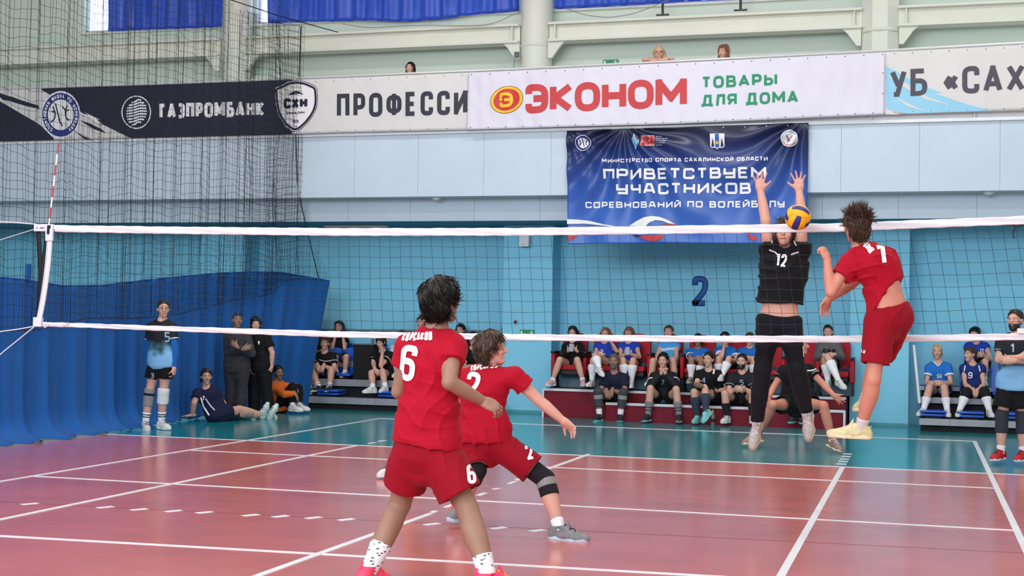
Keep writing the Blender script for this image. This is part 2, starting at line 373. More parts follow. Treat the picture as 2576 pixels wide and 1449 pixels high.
for k, (a, b) in enumerate(spans):
    o = empty('beam', ((a+b)/2, 11.6, ZB[0])); struct(o); O = ((a+b)/2, 11.6, ZB[0])
    MB(O).box((a, 11.62, ZB[1]), (b, 11.68, ZB[2])).build('web', CREAM, o)
    MB(O).box((a, 11.5, ZB[0]), (b, 11.8, ZB[1]), .004).build('flange', CREAM, o)
    MB(O).box((a, 11.5, ZB[2]), (b, 11.8, ZB[3]), .004).build('flange', CREAM, o)
    for x in (a+.12, b-.12): MB(O).box((x-.01, 11.52, ZB[1]), (x+.01, 11.62, ZB[2])).build('stiffener', CREAM, o)
# balcony: slab, fascia of separate panels, lower beam of panels, white ledge
ZF0, ZF1 = at(1300, 492, YF)[2], at(1000, 340, YF)[2]; Y2 = 10.42
Z20, Z21 = at(1300, 555, Y2)[2], at(1300, 480, Y2)[2]+.4
bal = struct(MB().box((X0, YF+.06, ZF0+.01), (X1, YW, ZF1+.02)).build('trim_1', WHITE))
def panel_row(name, seams, Y, z0, z1, m, rough):
    o = empty(name, (0, Y, z0)); struct(o)
    for a, b in zip(seams[:-1], seams[1:]):
        MB((0, Y, z0)).box((a+.0016, Y, z0), (b-.0016, Y+.055, z1), .0015).build('panel', m, o)
    MB((0, Y, z0)).box((seams[0], Y+.012, z0+.004), (seams[-1], Y+.06, z1-.004)).build('backing_board', mat('panel_joint', (150, 164, 176), .8), o)
sx = [X_at(p, 400, YF) for p in (892, 1052, 1217, 1386)]; pit = (sx[-1]-sx[0])/3
sx = [sx[0]-pit*k for k in range(9, 0, -1)]+sx+[sx[-1]+pit*k for k in range(1, 9)]
panel_row('trim_2', sx, YF, ZF0, ZF1, FASC, .5)
sx2 = [X_at(p, 530, Y2) for p in (1032, 1193, 1358)]; pit = (sx2[-1]-sx2[0])/2
sx2 = [sx2[0]-pit*k for k in range(9, 0, -1)]+sx2+[sx2[-1]+pit*k for k in range(1, 9)]
panel_row('trim_3', sx2, Y2, Z20, Z21, FASC, .5)
struct(MB().box((X0, YF-.045, ZF1), (X1, YF+.12, ZF1+.05), .006).build('trim_4', WHITE))

struct(MB().box((X0, YF+.07, ZF1+.02), (X1, YF+.1, ZF1+.26)).build('trim_6', WHITE))
# hand rail of the balcony
rp = [at(x, y, YF-.02) for x, y in [(-520, 238), (-120, 226.5), (0, 223.5), (430, 209.5), (860, 192.5), (1290, 174), (1716, 153.5), (2150, 131.5), (2576, 108), (2700, 101)]]
rail = empty('balcony_rail', rp[0], 'thin polished steel hand rail running along the top of the balcony banners', 'railing')
MB(rp[0]).tube(rp, .021, 8).build('rail_tube', CHROME, rail, True)
for x in np.arange(-10.5, 6, 1.5):
    zz = float(np.interp(x, [p[0] for p in rp], [p[2] for p in rp]))
    MB(rp[0]).cyl((x, YF+.03, ZF1+.02), (x, YF-.0, zz), .018, n=8).build('post', CHROME, rail, True)

# window curtains (hang just inside the wall)
WCUR = mat('royal_blue_satin', (46, 88, 204), .42, .1, 6, .1, 30, spec=.5, sheen=.05)
def wcurtain(pa, pb, label, seed, notch=0):
    Y = YW-.14; n = 160; r = np.random.default_rng(seed)
    xs = np.linspace(pa[0], pb[0], n); u = np.linspace(0, 1, n)
    bot = np.array([at(x, np.interp(x, [p[0] for p in notch], [p[1] for p in notch]), Y)[2] for x in xs]) if notch else np.array([at(x, pa[1]+(pb[1]-pa[1])*t, Y)[2] for x, t in zip(xs, u)])
    wx = np.array([at(x, 30, Y)[0] for x in xs]); k = np.linspace(0, 1, 26)
    ph = r.uniform(0, 6, 4); P = np.zeros((n, 26, 3)); L = wx[-1]-wx[0]
    fold = .05*np.sin(wx*2*np.pi/.34+ph[0]+1.2*np.sin(wx*2.3+ph[1]))+.025*np.sin(wx*2*np.pi/.19+ph[2])
    for j, t in enumerate(k):
        P[:, j, 0] = wx+.03*np.sin(wx*5+t*2.5+ph[3]); P[:, j, 1] = Y+fold*(.55+.45*t)-.02*np.sin(t*9+wx*4); P[:, j, 2] = bot+(9.2-bot)*t
    o = empty('window_curtain', (wx.mean(), Y, bot.min()), label, 'curtain')
    c = grid_obj('cloth', P-np.array([wx.mean(), Y, bot.min()]), WCUR, o, thick=.004)
    hem = [P[i, 0]+np.array([0, -.004, .03]) for i in range(0, n, 2)]
    MB((wx.mean(), Y, bot.min())).tube(hem, .006, 5).build('hem', WCUR, o, True)
wcurtain((275, 78), (567, 67), 'narrow blue satin curtain in the far left high window', 1)
wcurtain((678, 58), (1306, 28), 'wide blue satin curtain left of the round cream column', 2, [(678, 58), (800, 54), (900, 52), (1020, 54), (1120, 48), (1200, 36), (1306, 27)])
wcurtain((1397, 22), (2150, -14), 'blue satin curtain right of the round cream column, mostly above the frame', 3, [(1397, 22), (1500, 17), (1600, 12), (1720, 3), (2150, -14)])

# ---------------- side curtain and hanging safety net (left side of the hall)
def Xc(Y): return np.interp(Y, [-1, 5, 7, 8.5, 9.7, 10.6, 11.4], [-6.95, -6.92, -6.95, -6.95, -6.75, -6.42, -6.05])
def hit(px, py, off=0.0):
    """point of the curtain line seen at a pixel"""
    X = -6.6
    for _ in range(12): p = atX(px, py, X); X = float(Xc(p[1]))+off
    return atX(px, py, X)
ct = [hit(*q) for q in [(-60, 690), (0, 697), (70, 705), (160, 719), (250, 718), (400, 701), (550, 687), (640, 684), (700, 685), (760, 694), (803, 707)]]
CURT = mat('blue_divider_cloth', (10, 86, 160), .8, .05, 3, .06, 200, sheen=.06)
nY = 460; Ys = np.linspace(ct[0][1]-4.5, ct[-1][1], nY); top = np.interp(Ys, [p[1] for p in ct], [p[2] for p in ct])
kz = np.linspace(0, 1, 40); P = np.zeros((nY, 40, 3))
ph = np.cumsum(RNG.normal(0, .12, nY)); fold = (.06*np.sin(Ys*2*np.pi/.62+ph)+.03*np.sin(Ys*2*np.pi/.27+2*ph))*np.clip((Ys[-1]-Ys)/1.2, .25, 1)
Ye, Yb_ = Ys[-1], hit(771, 1022)[1]
for j, t in enumerate(kz):
    z = top*t; spread = np.exp(-z/.10)
    Yj = Ys-np.clip((Ys-6.5)/(Ye-6.5), 0, 1)*(1-t)*(Ye-Yb_)
    P[:, j, 0] = Xc(Yj)+fold*(1.0-.45*t)+spread*(.33+.05*np.sin(Ys*7+1))*np.clip((7.2-Ys)/1.7, .12, 1)
    P[:, j, 1] = Yj; P[:, j, 2] = np.maximum(z, .004+.03*np.abs(np.sin(Ys*9))*(t == 0))
O = (-6.7, 5.0, 0)
dc = empty('divider_curtain', O, 'tall dark blue cloth curtain hanging along the left side of the court', 'curtain')
grid_obj('cloth', P-np.array(O), CURT, dc, thick=.006)
MB(O).tube([P[i, -1] for i in range(0, nY, 3)], .012, 6).build('hem', CURT, dc, True)
tb = hit(70, 700); MB(O).box(tb+np.array([-.01, -.045, -.02]), tb+np.array([.02, .045, .18]), .004).build('hanging_tab', CURT, dc)
NETM = mat('black_net_cord', (22, 32, 38), .8, .1)
nb = [hit(*q, .19) for q in [(-60, 832), (0, 834), (100, 829), (220, 800), (330, 801), (430, 795), (520, 773), (600, 752), (660, 745), (690, 735), (715, 706), (757, 700), (800, 706)]]
_ny = np.linspace(nb[0][1], nb[-1][1], 150); nb_fine = [(0, y, float(np.interp(y, [p[1] for p in nb], [p[2] for p in nb]))) for y in _ny]
nt_ = [(q[1], q[2]) for q in [hit(-60, -40, .12), hit(560, -30, .12), hit(590, 22, .12), (hit(640, 32, .12)), hit(700, 55, .12), hit(757, 66, .12), hit(760, 160, .12), hit(757, 300, .12), hit(752, 420, .12), hit(770, 560, .12), hit(800, 700, .12)]]
def net_layer(y0, y1, pitch, seed, doff, zlo, zhi, rowp=.118, sway=.0):
    """columns of cord gathered closely along the cable, rows sagging between them"""
    r = np.random.default_rng(seed); ys = [y0]
    while ys[-1] < y1: ys.append(ys[-1]+pitch*(.35+r.random()*1.3)*np.interp(ys[-1], [1, 5, 8, 11], [1.35, 1.0, .95, .8]))
    ys = np.array(ys); n = len(ys); rows = np.arange(.2, 9.0, rowp); nr_ = len(rows)
    def smooth(k, it): 
        g = r.normal(0, 1, (n, nr_))
        for _ in range(it): g = (np.roll(g, 1, 0)+g*2+np.roll(g, -1, 0))/4
        for _ in range(k): g = (np.roll(g, 1, 1)+g*2+np.roll(g, -1, 1))/4
        return g/g.std()
    drift = np.repeat(smooth(0, 30).mean(1)[:, None], nr_, 1)*.1
    Z = rows[None, :]+smooth(3, 8)*.024+smooth(1, 2)*.010+.05*np.sin(ys*1.3+seed)[:, None]+.03*np.sin(ys[:, None]*4.1+rows[None, :]*1.3)+drift
    dxs = .035*np.sin(ys*9+r.random())+.02*np.sin(ys*23)
    YY = ys[:, None]+smooth(12, 0)*.010+sway*np.sin(rows[None, :]*2.1+ys[:, None]*3); X = Xc(ys)[:, None]+doff+dxs[:, None]+0*YY
    lo = np.interp(YY, [p[1] for p in nb], zlo); hi = zhi(YY); ok = (Z >= lo) & (Z <= hi); segs = []
    for i in range(n):
        for j in range(nr_):
            if not ok[i, j]: continue
            p = (X[i, j], YY[i, j], Z[i, j])
            if j+1 < nr_ and ok[i, j+1]: segs.append((p, (X[i, j+1], YY[i, j+1], Z[i, j+1])))
            elif j+1 < nr_ and not ok[i, j+1]: segs.append((p, (X[i, j], YY[i, j]+.5*(YY[min(i+1, n-1), j]-YY[i, j]), hi[i, j])))
            if i+1 < n and ok[i+1, j]: segs.append((p, (X[i+1, j], YY[i+1, j], Z[i+1, j])))
            if j and not ok[i, j-1]: segs.append((p, (X[i, j], YY[i, j], lo[i, j])))
    return np.array(segs)
def cords(S, r, O):
    a, b = S[:, 0], S[:, 1]; d = b-a; d /= np.maximum(np.linalg.norm(d, axis=1), 1e-6)[:, None]
    ref = np.where(np.abs(d[:, 2:3]) < .9, [[0, 0, 1.0]], [[1.0, 0, 0]]); u = np.cross(d, ref); u /= np.linalg.norm(u, axis=1)[:, None]; v = np.cross(d, u)
    V = []
    for k in range(3):
        o = r*(math.cos(k*2.094)*u+math.sin(k*2.094)*v); V += [a+o, b+o]
    V = np.stack(V, 1).reshape(-1, 3)-np.array(O); n = len(S); q = np.arange(n)[:, None]*6
    F = np.concatenate([q+np.array([[0, 1, 3, 2]]), q+np.array([[2, 3, 5, 4]]), q+np.array([[4, 5, 1, 0]])])
    return V, F
hz = [(p[0], p[1]) for p in nt_[:6]]; zr = 8.5
def top_main(Y): return np.interp(Y, [nt_[0][0], nt_[1][0], nt_[2][0], nt_[3][0], nt_[4][0], nt_[5][0]], [8.5, 8.0, nt_[2][1], nt_[3][1], nt_[4][1], nt_[5][1]])
yEnd = nt_[5][0]; yMid = nt_[8][0]
S1 = net_layer(nb[0][1]-.3, yEnd-.05, .052, 11, .15, [p[2] for p in nb], top_main)
S2 = net_layer(8.3, yEnd-.03, .075, 12, .21, [p[2]+.02 for p in nb], lambda Y: top_main(Y)-.02, .11, .05)
Y2b = nt_[10][0]
_ed = [hit(*q, .18) for q in [(744, 330), (747, 460), (768, 560), (803, 706)]]
def tri_hi(Y): return np.interp(Y, [_ed[0][1]-.02]+[p[1] for p in _ed], [8.0]+[p[2] for p in _ed])
S3 = net_layer(yEnd-.8, Y2b, .075, 13, .18, [p[2]+.01 for p in nb], tri_hi, .11, .12)
O = (-6.5, 6, 0)
sn = empty('safety_net', O, 'big black cord safety net hanging in gathered folds above the blue curtain on the left', 'net')
V, F = cords(np.concatenate([S1]), .0026, O); tag(link('net_mesh', mesh_np('net_mesh', V, F), NETM, sn), kind='stuff')
V, F = cords(np.concatenate([S2, S3]), .0026, O); tag(link('gathered_edge', mesh_np('gathered_edge', V, F), NETM, sn), kind='stuff')
MB(O).tube([np.array([Xc(p[1])+.19, p[1], p[2]+.012*math.sin(k*2.6)]) for k, p in enumerate(nb_fine)], .006, 5).build('bottom_cord', NETM, sn)
edge = [hit(757, 66, .14), hit(753, 180, .14), hit(744, 340, .14), hit(748, 470, .14), hit(768, 560, .14), hit(803, 706, .14)]
MB(O).tube(edge, .009, 5).build('edge_cord', NETM, sn)
w0, w1 = hit(540, -14, .13), hit(850, 81, .13)
tag(MB().tube([w0, (w0+w1)/2-np.array([0, 0, .03]), w1], .008, 6).build('net_cable', NETM), 'slack dark cable carrying the safety net, ending in a knot', 'cable')

# sagging cables, hangers and small fittings on the upper wall
CAB = mat('grey_cable', (150, 140, 130), .6)
def cable(pts, r, label, m=CAB, Y=11.45):
    p = np.array([at(x, y, Y) for x, y in pts]); t = np.linspace(0, 1, len(p)); tt = np.linspace(0, 1, 24)
    q = np.stack([np.interp(tt, t, p[:, k]) for k in range(3)], 1)
    for _ in range(2): q[1:-1] = (q[:-2]+q[1:-1]*2+q[2:])/4
    tag(MB().tube(q, r, 5).build('sagging_cable', m, smooth=True), label, 'cable')
cable([(862, 60), (925, 71), (1000, 66), (1080, 63), (1170, 66), (1240, 62), (1306, 30)], .007, 'pale cable sagging below the wide blue window curtain')
cable([(1425, 22), (1470, 38), (1530, 45), (1590, 36), (1640, 18), (1700, -8)], .007, 'pale cable looping right of the round column below the curtain')
for (x, y0, y1, lab) in [(1667, 6, 37, 'left dark hanger bar standing on the upper beam'), (1863, -20, 25, 'right dark hanger bar standing on the upper beam')]:
    a, b = at(x, y0, 11.6), at(x, y1, 11.6); o = empty('hanger_bar', b, lab, 'bracket'); DK = mat('dark_steel', (60, 62, 64), .5)
    MB(b).cyl(a, b, .022, n=8).build('bar', DK, o); MB(b).box(b+np.array([-.11, -.03, -.012]), b+np.array([.11, .03, .008])).build('foot_plate', DK, o)
a = at(1300, 138, 11.5); jb = empty('junction_box', a, 'small dark junction box with a drooping lead beside the round column', 'electrical box')
MB(a).box(a+np.array([-.04, -.03, -.04]), a+np.array([.04, .02, .05]), .006).build('box', mat('grey_plastic', (95, 100, 98), .5), jb)
MB(a).tube([a+np.array([-.02, 0, 0]), a+np.array([-.05, 0, -.18]), a+np.array([-.04, 0, -.3]), a+np.array([-.07, 0, -.38])], .006, 5).build('lead', mat('grey_plastic', (95, 100, 98)), jb, True)
def exit_sign(px, py, w, h, Y, label):
    c = at(px, py, Y); o = empty('exit_sign', c, label, 'sign'); G = mat('exit_sign_green', (22, 132, 92), .4)
    MB(c).box(c+np.array([-w/2, -.02, -h/2]), c+np.array([w/2, .02, h/2]), .004).build('sign_board', G, o)
    Wm = mat('sign_white', (230, 240, 235), .5); y = c[1]-.0225
    def poly(p): MB(c).prism([(c[0]+x*w/2, y, c[2]+z*h/2) for x, z in p], (0, .002, 0)).build('pictogram', Wm, o)
    poly([(-.88, -.7), (-.62, -.7), (-.62, .7), (-.88, .7)])                                    # doorway
    poly([(-.42, 0), (-.22, .3), (-.22, .09), (.25, .09), (.25, -.09), (-.22, -.09), (-.22, -.3)])   # arrow
    for p in ([(.62, .62), (.72, .62), (.72, .82), (.62, .82)], [(.55, -.1), (.68, -.15), (.78, .5), (.62, .55)], [(.42, .35), (.45, .5), (.66, .5), (.66, .38)], [(.74, .45), (.9, .2), (.94, .3), (.78, .55)], [(.55, -.1), (.4, -.7), (.5, -.72), (.68, -.15)], [(.6, -.12), (.84, -.45), (.9, -.3), (.7, .02)]): poly(p)
exit_sign(1326, 841, .25, .16, YP-.02, 'small green running-man exit sign on the blue pillar')
exit_sign(1536, 161, .27, .15, YW-.025, 'green exit sign just above the balcony rail')
c = at(1321, 603, YP-.08); o = empty('wall_speaker', c, 'white tapered wall speaker high on the blue pillar', 'speaker')
MB(c).prism([c+np.array([-.09, -.06, .14]), c+np.array([.09, -.06, .14]), c+np.array([.085, -.09, -.12]), c+np.array([-.085, -.09, -.12])], (0, .14, 0)).build('housing', WHITE, o)
MB(c).box(c+np.array([-.04, -.094, -.09]), c+np.array([.02, -.088, -.08])).build('badge', ALU, o)
c = at(1297, 810, YP-.01); o = empty('wall_socket', c, 'small round fitting on the blue pillar above the exit sign', 'socket')
MB(c).cyl(c+np.array([0, .012, 0]), c+np.array([0, -.012, 0]), .042, n=20).build('ring', ALU, o); MB(c).cyl(c+np.array([0, 0, 0]), c+np.array([0, -.016, 0]), .026, n=16).build('centre', BLACKM, o)
for px, lab in [(1098, 'small white ceiling sensor under the balcony edge, left of the welcome banner'), (2487, 'small white ceiling sensor under the balcony edge at the far right')]:
    c = at(px, 494 if px < 2000 else 468, 10.2); c[2] = ZF0; o = empty('smoke_detector', c, lab, 'sensor')
    MB(c).lathe((c[0], c[1], c[2]-.05), [(.03, 0), (.055, .012), (.065, .03), (.09, .032), (.09, .05)], 18).build('dome', WHITE, o, True); MB(c).cyl(c, c+np.array([0, 0, .01]), .1).build('base_plate', WHITE, o)
a, b = at(818, 569, 11.3), at(975, 569, 11.3); b[2] = a[2] = Z20-.05; o = empty('tube_lamp', (a+b)/2, 'long white tube lamp under the balcony, left of the pillar', 'lamp')
MB((a+b)/2).box(a+np.array([0, -.05, 0]), b+np.array([0, .05, .05]), .008).build('housing', WHITE, o)
MB((a+b)/2).tube([a+np.array([.03, 0, -.015]), b+np.array([-.03, 0, -.015])], .018, 8).build('tube', mat('lamp_tube', (240, 242, 245), .3), o)
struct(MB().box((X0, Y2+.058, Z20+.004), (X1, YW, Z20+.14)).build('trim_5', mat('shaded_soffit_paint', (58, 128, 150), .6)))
# big painted 2 on the wall
q = [at(x, y, YW-.004) for x, y in ((1739, 694), (1780, 693), (1740, 770), (1780, 770))]
V2, F2 = lay_text('2', q[1][0]-q[0][0], q[0][2]-q[2][2], .2, .28, step=.03)
V3 = np.stack([q[2][0]+V2[:, 0], np.full(len(V2), YW-.004), q[2][2]+V2[:, 1]], 1)
nu = link('wall_number', mesh_np('wall_number', V3, np.array(F2)), mat('number_blue', (28, 82, 158), .55))
tag(nu, 'large dark blue number 2 painted on the light blue wall', 'number'); sm = nu.modifiers.new('t', 'SOLIDIFY'); sm.thickness = .003
# ================================================================== VOLLEYBALL NET
TAPE = mat('white_net_tape', (216, 216, 222), .55, .03, 30, .12, 60)
CORD = mat('dark_net_twine', (18, 58, 74), .7, .05)
tt = [(133, 566, 583), (160, 567, 584), (430, 570.5, 588.5), (860, 574.5, 593.5), (1300, 574, 593), (1720, 568, 588), (2110, 562, 583.5), (2310, 554, 574.5), (2480, 547.5, 568), (2620, 542, 562.5)]
bt = [(100, 811, 821.5), (170, 812, 822.5), (430, 821, 833), (860, 834, 849), (1300, 840.5, 856), (1720, 844.5, 860.5), (2110, 845, 861.5), (2310, 843, 859.5), (2576, 838.5, 855), (2620, 837.5, 854)]
O = (-4.45, 0, 1.45)
vn = empty('volleyball_net', O, 'volleyball net with white top and bottom tapes stretched across the whole court', 'net')
def tape(name, rows, seed):
    A = np.array([at(x, a, 0) for x, a, b in rows]); B = np.array([at(x, b, 0) for x, a, b in rows]); xs = np.linspace(A[0][0], A[-1][0], 260)
    r = np.random.default_rng(seed); w = .0035*np.sin(xs*9+r.random()*5)+.003*np.sin(xs*23+1)
    zt = np.interp(xs, A[:, 0], A[:, 2]); zb = np.interp(xs, B[:, 0], B[:, 2])
    for _ in range(14): zt[1:-1] = (zt[:-2]+2*zt[1:-1]+zt[2:])/4; zb[1:-1] = (zb[:-2]+2*zb[1:-1]+zb[2:])/4
    P = np.zeros((260, 7, 3))
    for j, t in enumerate(np.linspace(0, 1, 7)):
        P[:, j, 0] = xs; P[:, j, 1] = -.008+w+.004*np.sin(t*6+xs*7); P[:, j, 2] = zb+(zt-zb)*t+(t-.5)*.003*np.sin(xs*31)
    o = grid_obj(name, P-np.array(O), TAPE, vn, thick=.012)
    return xs, zt, zb
xT, _, zT = tape('top_tape', tt, 3); xB, zB, _ = tape('bottom_tape', bt, 4)
cols_ = np.arange(-4.43, 4.85, .1); segs = []; nr = 9; NJ = 19
def nodep(i, j):
    x = cols_[i]; t = j/(NJ-1.0); sh = .155*np.clip((x+4.4)/9.2, 0, 1)**1.25*t+.003*math.sin(x*6+t*7)
    X = x+sh; z0 = np.interp(X, xT, zT); z1 = np.interp(X, xB, zB)
    return np.array([X, .012*math.sin(x*3+t*4), z0+(z1-z0)*t+.004*math.sin(x*11+t*9)])
Nn = [[nodep(i, j) for j in range(NJ)] for i in range(len(cols_))]
for i in range(len(cols_)):
    for j in range(NJ-1): segs.append((Nn[i][j], Nn[i][j+1]))
    if i+1 < len(cols_):
        for j in range(2, NJ-1, 2): segs.append((Nn[i][j], Nn[i+1][j]))
V, F = cords(np.array(segs), .0019, O); tag(link('net_mesh', mesh_np('net_mesh', V, F), CORD, vn), kind='stuff')
def ribbon(name, px, wpx, Y, m, th=.012):
    pts = np.array([at(x, y, Y) for x, y in px]); t = np.linspace(0, 1, len(pts)); q = np.linspace(0, 1, 24); c = np.stack([np.interp(q, t, pts[:, k]) for k in range(3)], 1)
    for _ in range(3): c[1:-1] = (c[:-2]+2*c[1:-1]+c[2:])/4
    h = wpx/ppm(pts[0])/2; P = np.stack([c+np.array([-h, 0, 0]), c+np.array([0, -.004, 0]), c+np.array([h, 0, 0])], 1)
    return grid_obj(name, P-np.array(O), m, vn, thick=th)
BLK = mat('black_strap', (24, 24, 28), .7, .1)
ribbon('side_strap', [(97, 580), (100, 640), (103, 690), (99, 750), (95, 802)], 12, .03, BLK)
ribbon('side_strap', [(118, 590), (111, 640), (106, 690), (101, 750), (96, 802)], 8, .02, BLK)
ribbon('side_band', [(126, 566), (125, 610), (121, 660), (115, 710), (107, 762), (98, 806), (96, 816)], 15.5, -.03, TAPE)
def pbox(name, a, b, Y, dy, m, bev=.006): MB(O).box(at(*a, Y)+np.array([0, -dy, 0]), at(*b, Y)+np.array([0, dy, 0]), bev).build(name, m, vn)
pbox('tape_end', (88, 564), (134, 582), 0, .02, TAPE); pbox('band_clip', (116, 575), (133, 606), -.04, .014, TAPE); pbox('band_clip', (86, 798), (106, 822), -.02, .02, TAPE)
pbox('band_clip', (2559, 826), (2590, 840), -.02, .02, TAPE)
MARK = mat('tape_print_dark', (40, 40, 45), .6)
a = at(93, 573, -.022); MB(O).cyl(a, a+np.array([0, -.003, 0]), .006, n=10).build('eyelet', MARK, vn)
a, b = at(100, 571, -.024), at(110, 576, -.024); V2, F2 = lay_text('МИ', b[0]-a[0], a[2]-b[2], .26); V3 = np.stack([a[0]+V2[:, 0], 0*V2[:, 0]-.0225, b[2]+V2[:, 1]], 1)
link('print', mesh_np('print', V3-np.array(O), np.array(F2)), mat('tape_print_red', (150, 50, 60), .6), vn)
TW = mat('white_cord', (215, 215, 222), .6)
for px in ([(90, 564), (40, 560), (-130, 551)], [(88, 576), (40, 591), (-130, 645)], [(86, 821), (40, 829), (-130, 851)], [(86, 822), (13, 881), (-345, 1180)]):
    MB(O).tube([at(x, y, 0) for x, y in px], .006 if px[0][1] > 800 or px[0][1] < 570 else .004, 5).build('tension_cord', TW, vn, True)
for px in ([(149, 584), (146, 592), (147, 603)], [(150, 584), (158, 592), (160, 600), (152, 603)], [(2548, 566), (2556, 572), (2576, 566)], [(2552, 574), (2548, 590), (2551, 600)]):
    MB(O).tube([at(x, y, -.01) for x, y in px], .0045, 5).build('lacing', BLK, vn, True)
for px in ([(108, 812), (118, 822), (112, 824)], [(115, 810), (122, 820)], [(156, 811), (165, 820), (172, 812)], [(158, 821), (165, 815), (170, 822)]):
    MB(O).tube([at(x, y, -.03) for x, y in px], .007, 5).build('knot', TW, vn, True)
# antenna
a, b = at(122, 576, -.05), at(147, 361, -.05); an = empty('net_antenna', a, 'thin red and white striped antenna rod leaning up from the left end of the net', 'antenna')
for k in range(8):
    p, q = a+(b-a)*k/8, a+(b-a)*(k+1)/8
    MB(a).cyl(p, q, .0075, n=8).build('rod_segment', mat('antenna_red', (190, 40, 50), .4) if k % 2 else mat('antenna_white', (235, 235, 238), .4), an, True)
MB(a).cyl(a+np.array([0, 0, -.05]), a+np.array([0.004, 0, .035]), .016, n=8).build('holder', BLK, an)

# the ball: panels swirl in yellow and dark blue
bc = at(2007.5, 547, -.3); br = .104; ball = empty('volleyball', bc, 'yellow and dark blue volleyball just above the net in front of the blocker', 'ball')
YB, BB = mat('ball_yellow', (246, 172, 14), .45, .03, 30, .2, 300), mat('ball_blue', (44, 42, 120), .45, .03, 30, .2, 300)
MB(bc).lathe(bc, [(br*.975*math.sin(t), -br*.975*math.cos(t)) for t in np.linspace(.02, math.pi-.02, 24)], 32).build('core', mat('ball_seam', (30, 28, 40), .8), ball, True)
rot = Matrix.Rotation(.5, 3, 'Z') @ Matrix.Rotation(-.75, 3, 'X') @ Matrix.Rotation(.45, 3, 'Y')
k = 0
for ax in range(3):
    for sg in (-1, 1):
        for st in range(3):
            u0, u1 = [(-1, -.34), (-.33, .33), (.34, 1)][st]; g = 9; P = np.zeros((g, g, 3))
            for i, u in enumerate(np.linspace(u0, u1, g)):
                for j, v in enumerate(np.linspace(-.985, .985, g)):
                    c3 = [0, 0, 0]; c3[ax] = sg; tu, tv = math.tan(u*math.pi/4), math.tan(v*math.pi/4); c3[(ax+1) % 3] = tu*.985; c3[(ax+2) % 3] = tv
                    d = rot @ Vector(c3).normalized(); sw = .0; P[i, j] = np.array(d)*br*(1.0 if 0 < i < g-1 and 0 < j < g-1 else .985)
            P[..., 0] += 0
            grid_obj('ball_panel', P, BB if st == 1 else YB, ball)

pc = at(-136, 700, 0); pc[2] = 0; po = empty('net_post', pc, 'padded dark blue net post just outside the left end of the net', 'post')
MB(pc).cyl(pc+np.array([0, 0, .02]), pc+np.array([0, 0, 2.55]), .045, n=16).build('pole', mat('post_paint', (40, 60, 110), .4), po, True); MB(pc).lathe(pc, [(.2, 0), (.2, .015), (.06, .03), (.05, .06)], 20).build('base_plate', mat('dark_steel', (60, 62, 64), .5), po, True)
MB(pc).cyl(pc+np.array([0, 0, .2]), pc+np.array([0, 0, 1.9]), .085, n=16).build('padding', mat('post_padding', (28, 52, 120), .7), po, True)
# ================================================================== STANDS, BENCHES, SEATS
DRED = mat('dark_red_carpet_board', (112, 14, 36), .8, .1, 6, .1, 200)
SRED = mat('red_seat_cloth', (168, 16, 36), .75, .08, 10, .1, 250)
EDGE = mat('white_edge_strip', (205, 205, 212), .45, .06)
DARK = mat('black_plastic', (22, 22, 27), .5, .1)
BSEAT = mat('blue_seat_plastic', (20, 82, 188), .35, .05)
YT1, YT2 = 10.32, 10.72
zt1, zt2 = at(1600, 1015.5, YT1)[2], at(1400, 978, YT2)[2]
xa, xb, xc = at(1368, 1040, YT2)[0], at(1524, 1040, YT1)[0], at(2122, 1050, YT1)[0]
O = ((xa+xc)/2, YT1, 0)
rs = empty('red_stand', O, 'dark red two-step stand with white edge strips under the welcome banner', 'stand')
MB(O).box((xa, YT2, 0), (xc, YW-.02, zt2), .004).build('upper_step', DRED, rs)
MB(O).box((xb, YT1, 0), (xc, YT2, zt1), .004).build('lower_step', DRED, rs)
MB(O).box((xa-.01, YT2-.012, zt2-.035), (xc+.012, YT2+.03, zt2+.006)).build('edge_strip', EDGE, rs)
MB(O).box((xb-.005, YT1-.012, zt1-.035), (xc+.012, YT1+.03, zt1+.006)).build('edge_strip', EDGE, rs)
MB(O).box((xc-.005, YT1-.01, 0), (xc+.03, YT1+.03, zt1)).build('edge_strip', EDGE, rs); MB(O).box((xa-.03, YT2-.01, 0), (xa, YT2+.03, zt2)).build('edge_strip', EDGE, rs)
MB(O).box((xa, YT2+.03, zt2), (xc, YW-.03, zt2+.008)).build('tread', DARK, rs)
MB(O).box((xb, YT1+.03, zt1), (xc, YT2-.02, zt1+.008)).build('tread', mat('worn_dark_red_board', (70, 14, 28), .8), rs)
for x in np.arange(xb+.85, xc, .9): MB(O).box((x-.004, YT1-.004, 0), (x+.004, YT1, zt1-.04)).build('board_joint', DARK, rs)
ZSEAT = zt2+.40; YCH = 11.1
pitch = (at(1476, 900, YCH)[0]-at(1399, 900, YCH)[0]); xch0 = at(1437.5, 900, YCH)[0]
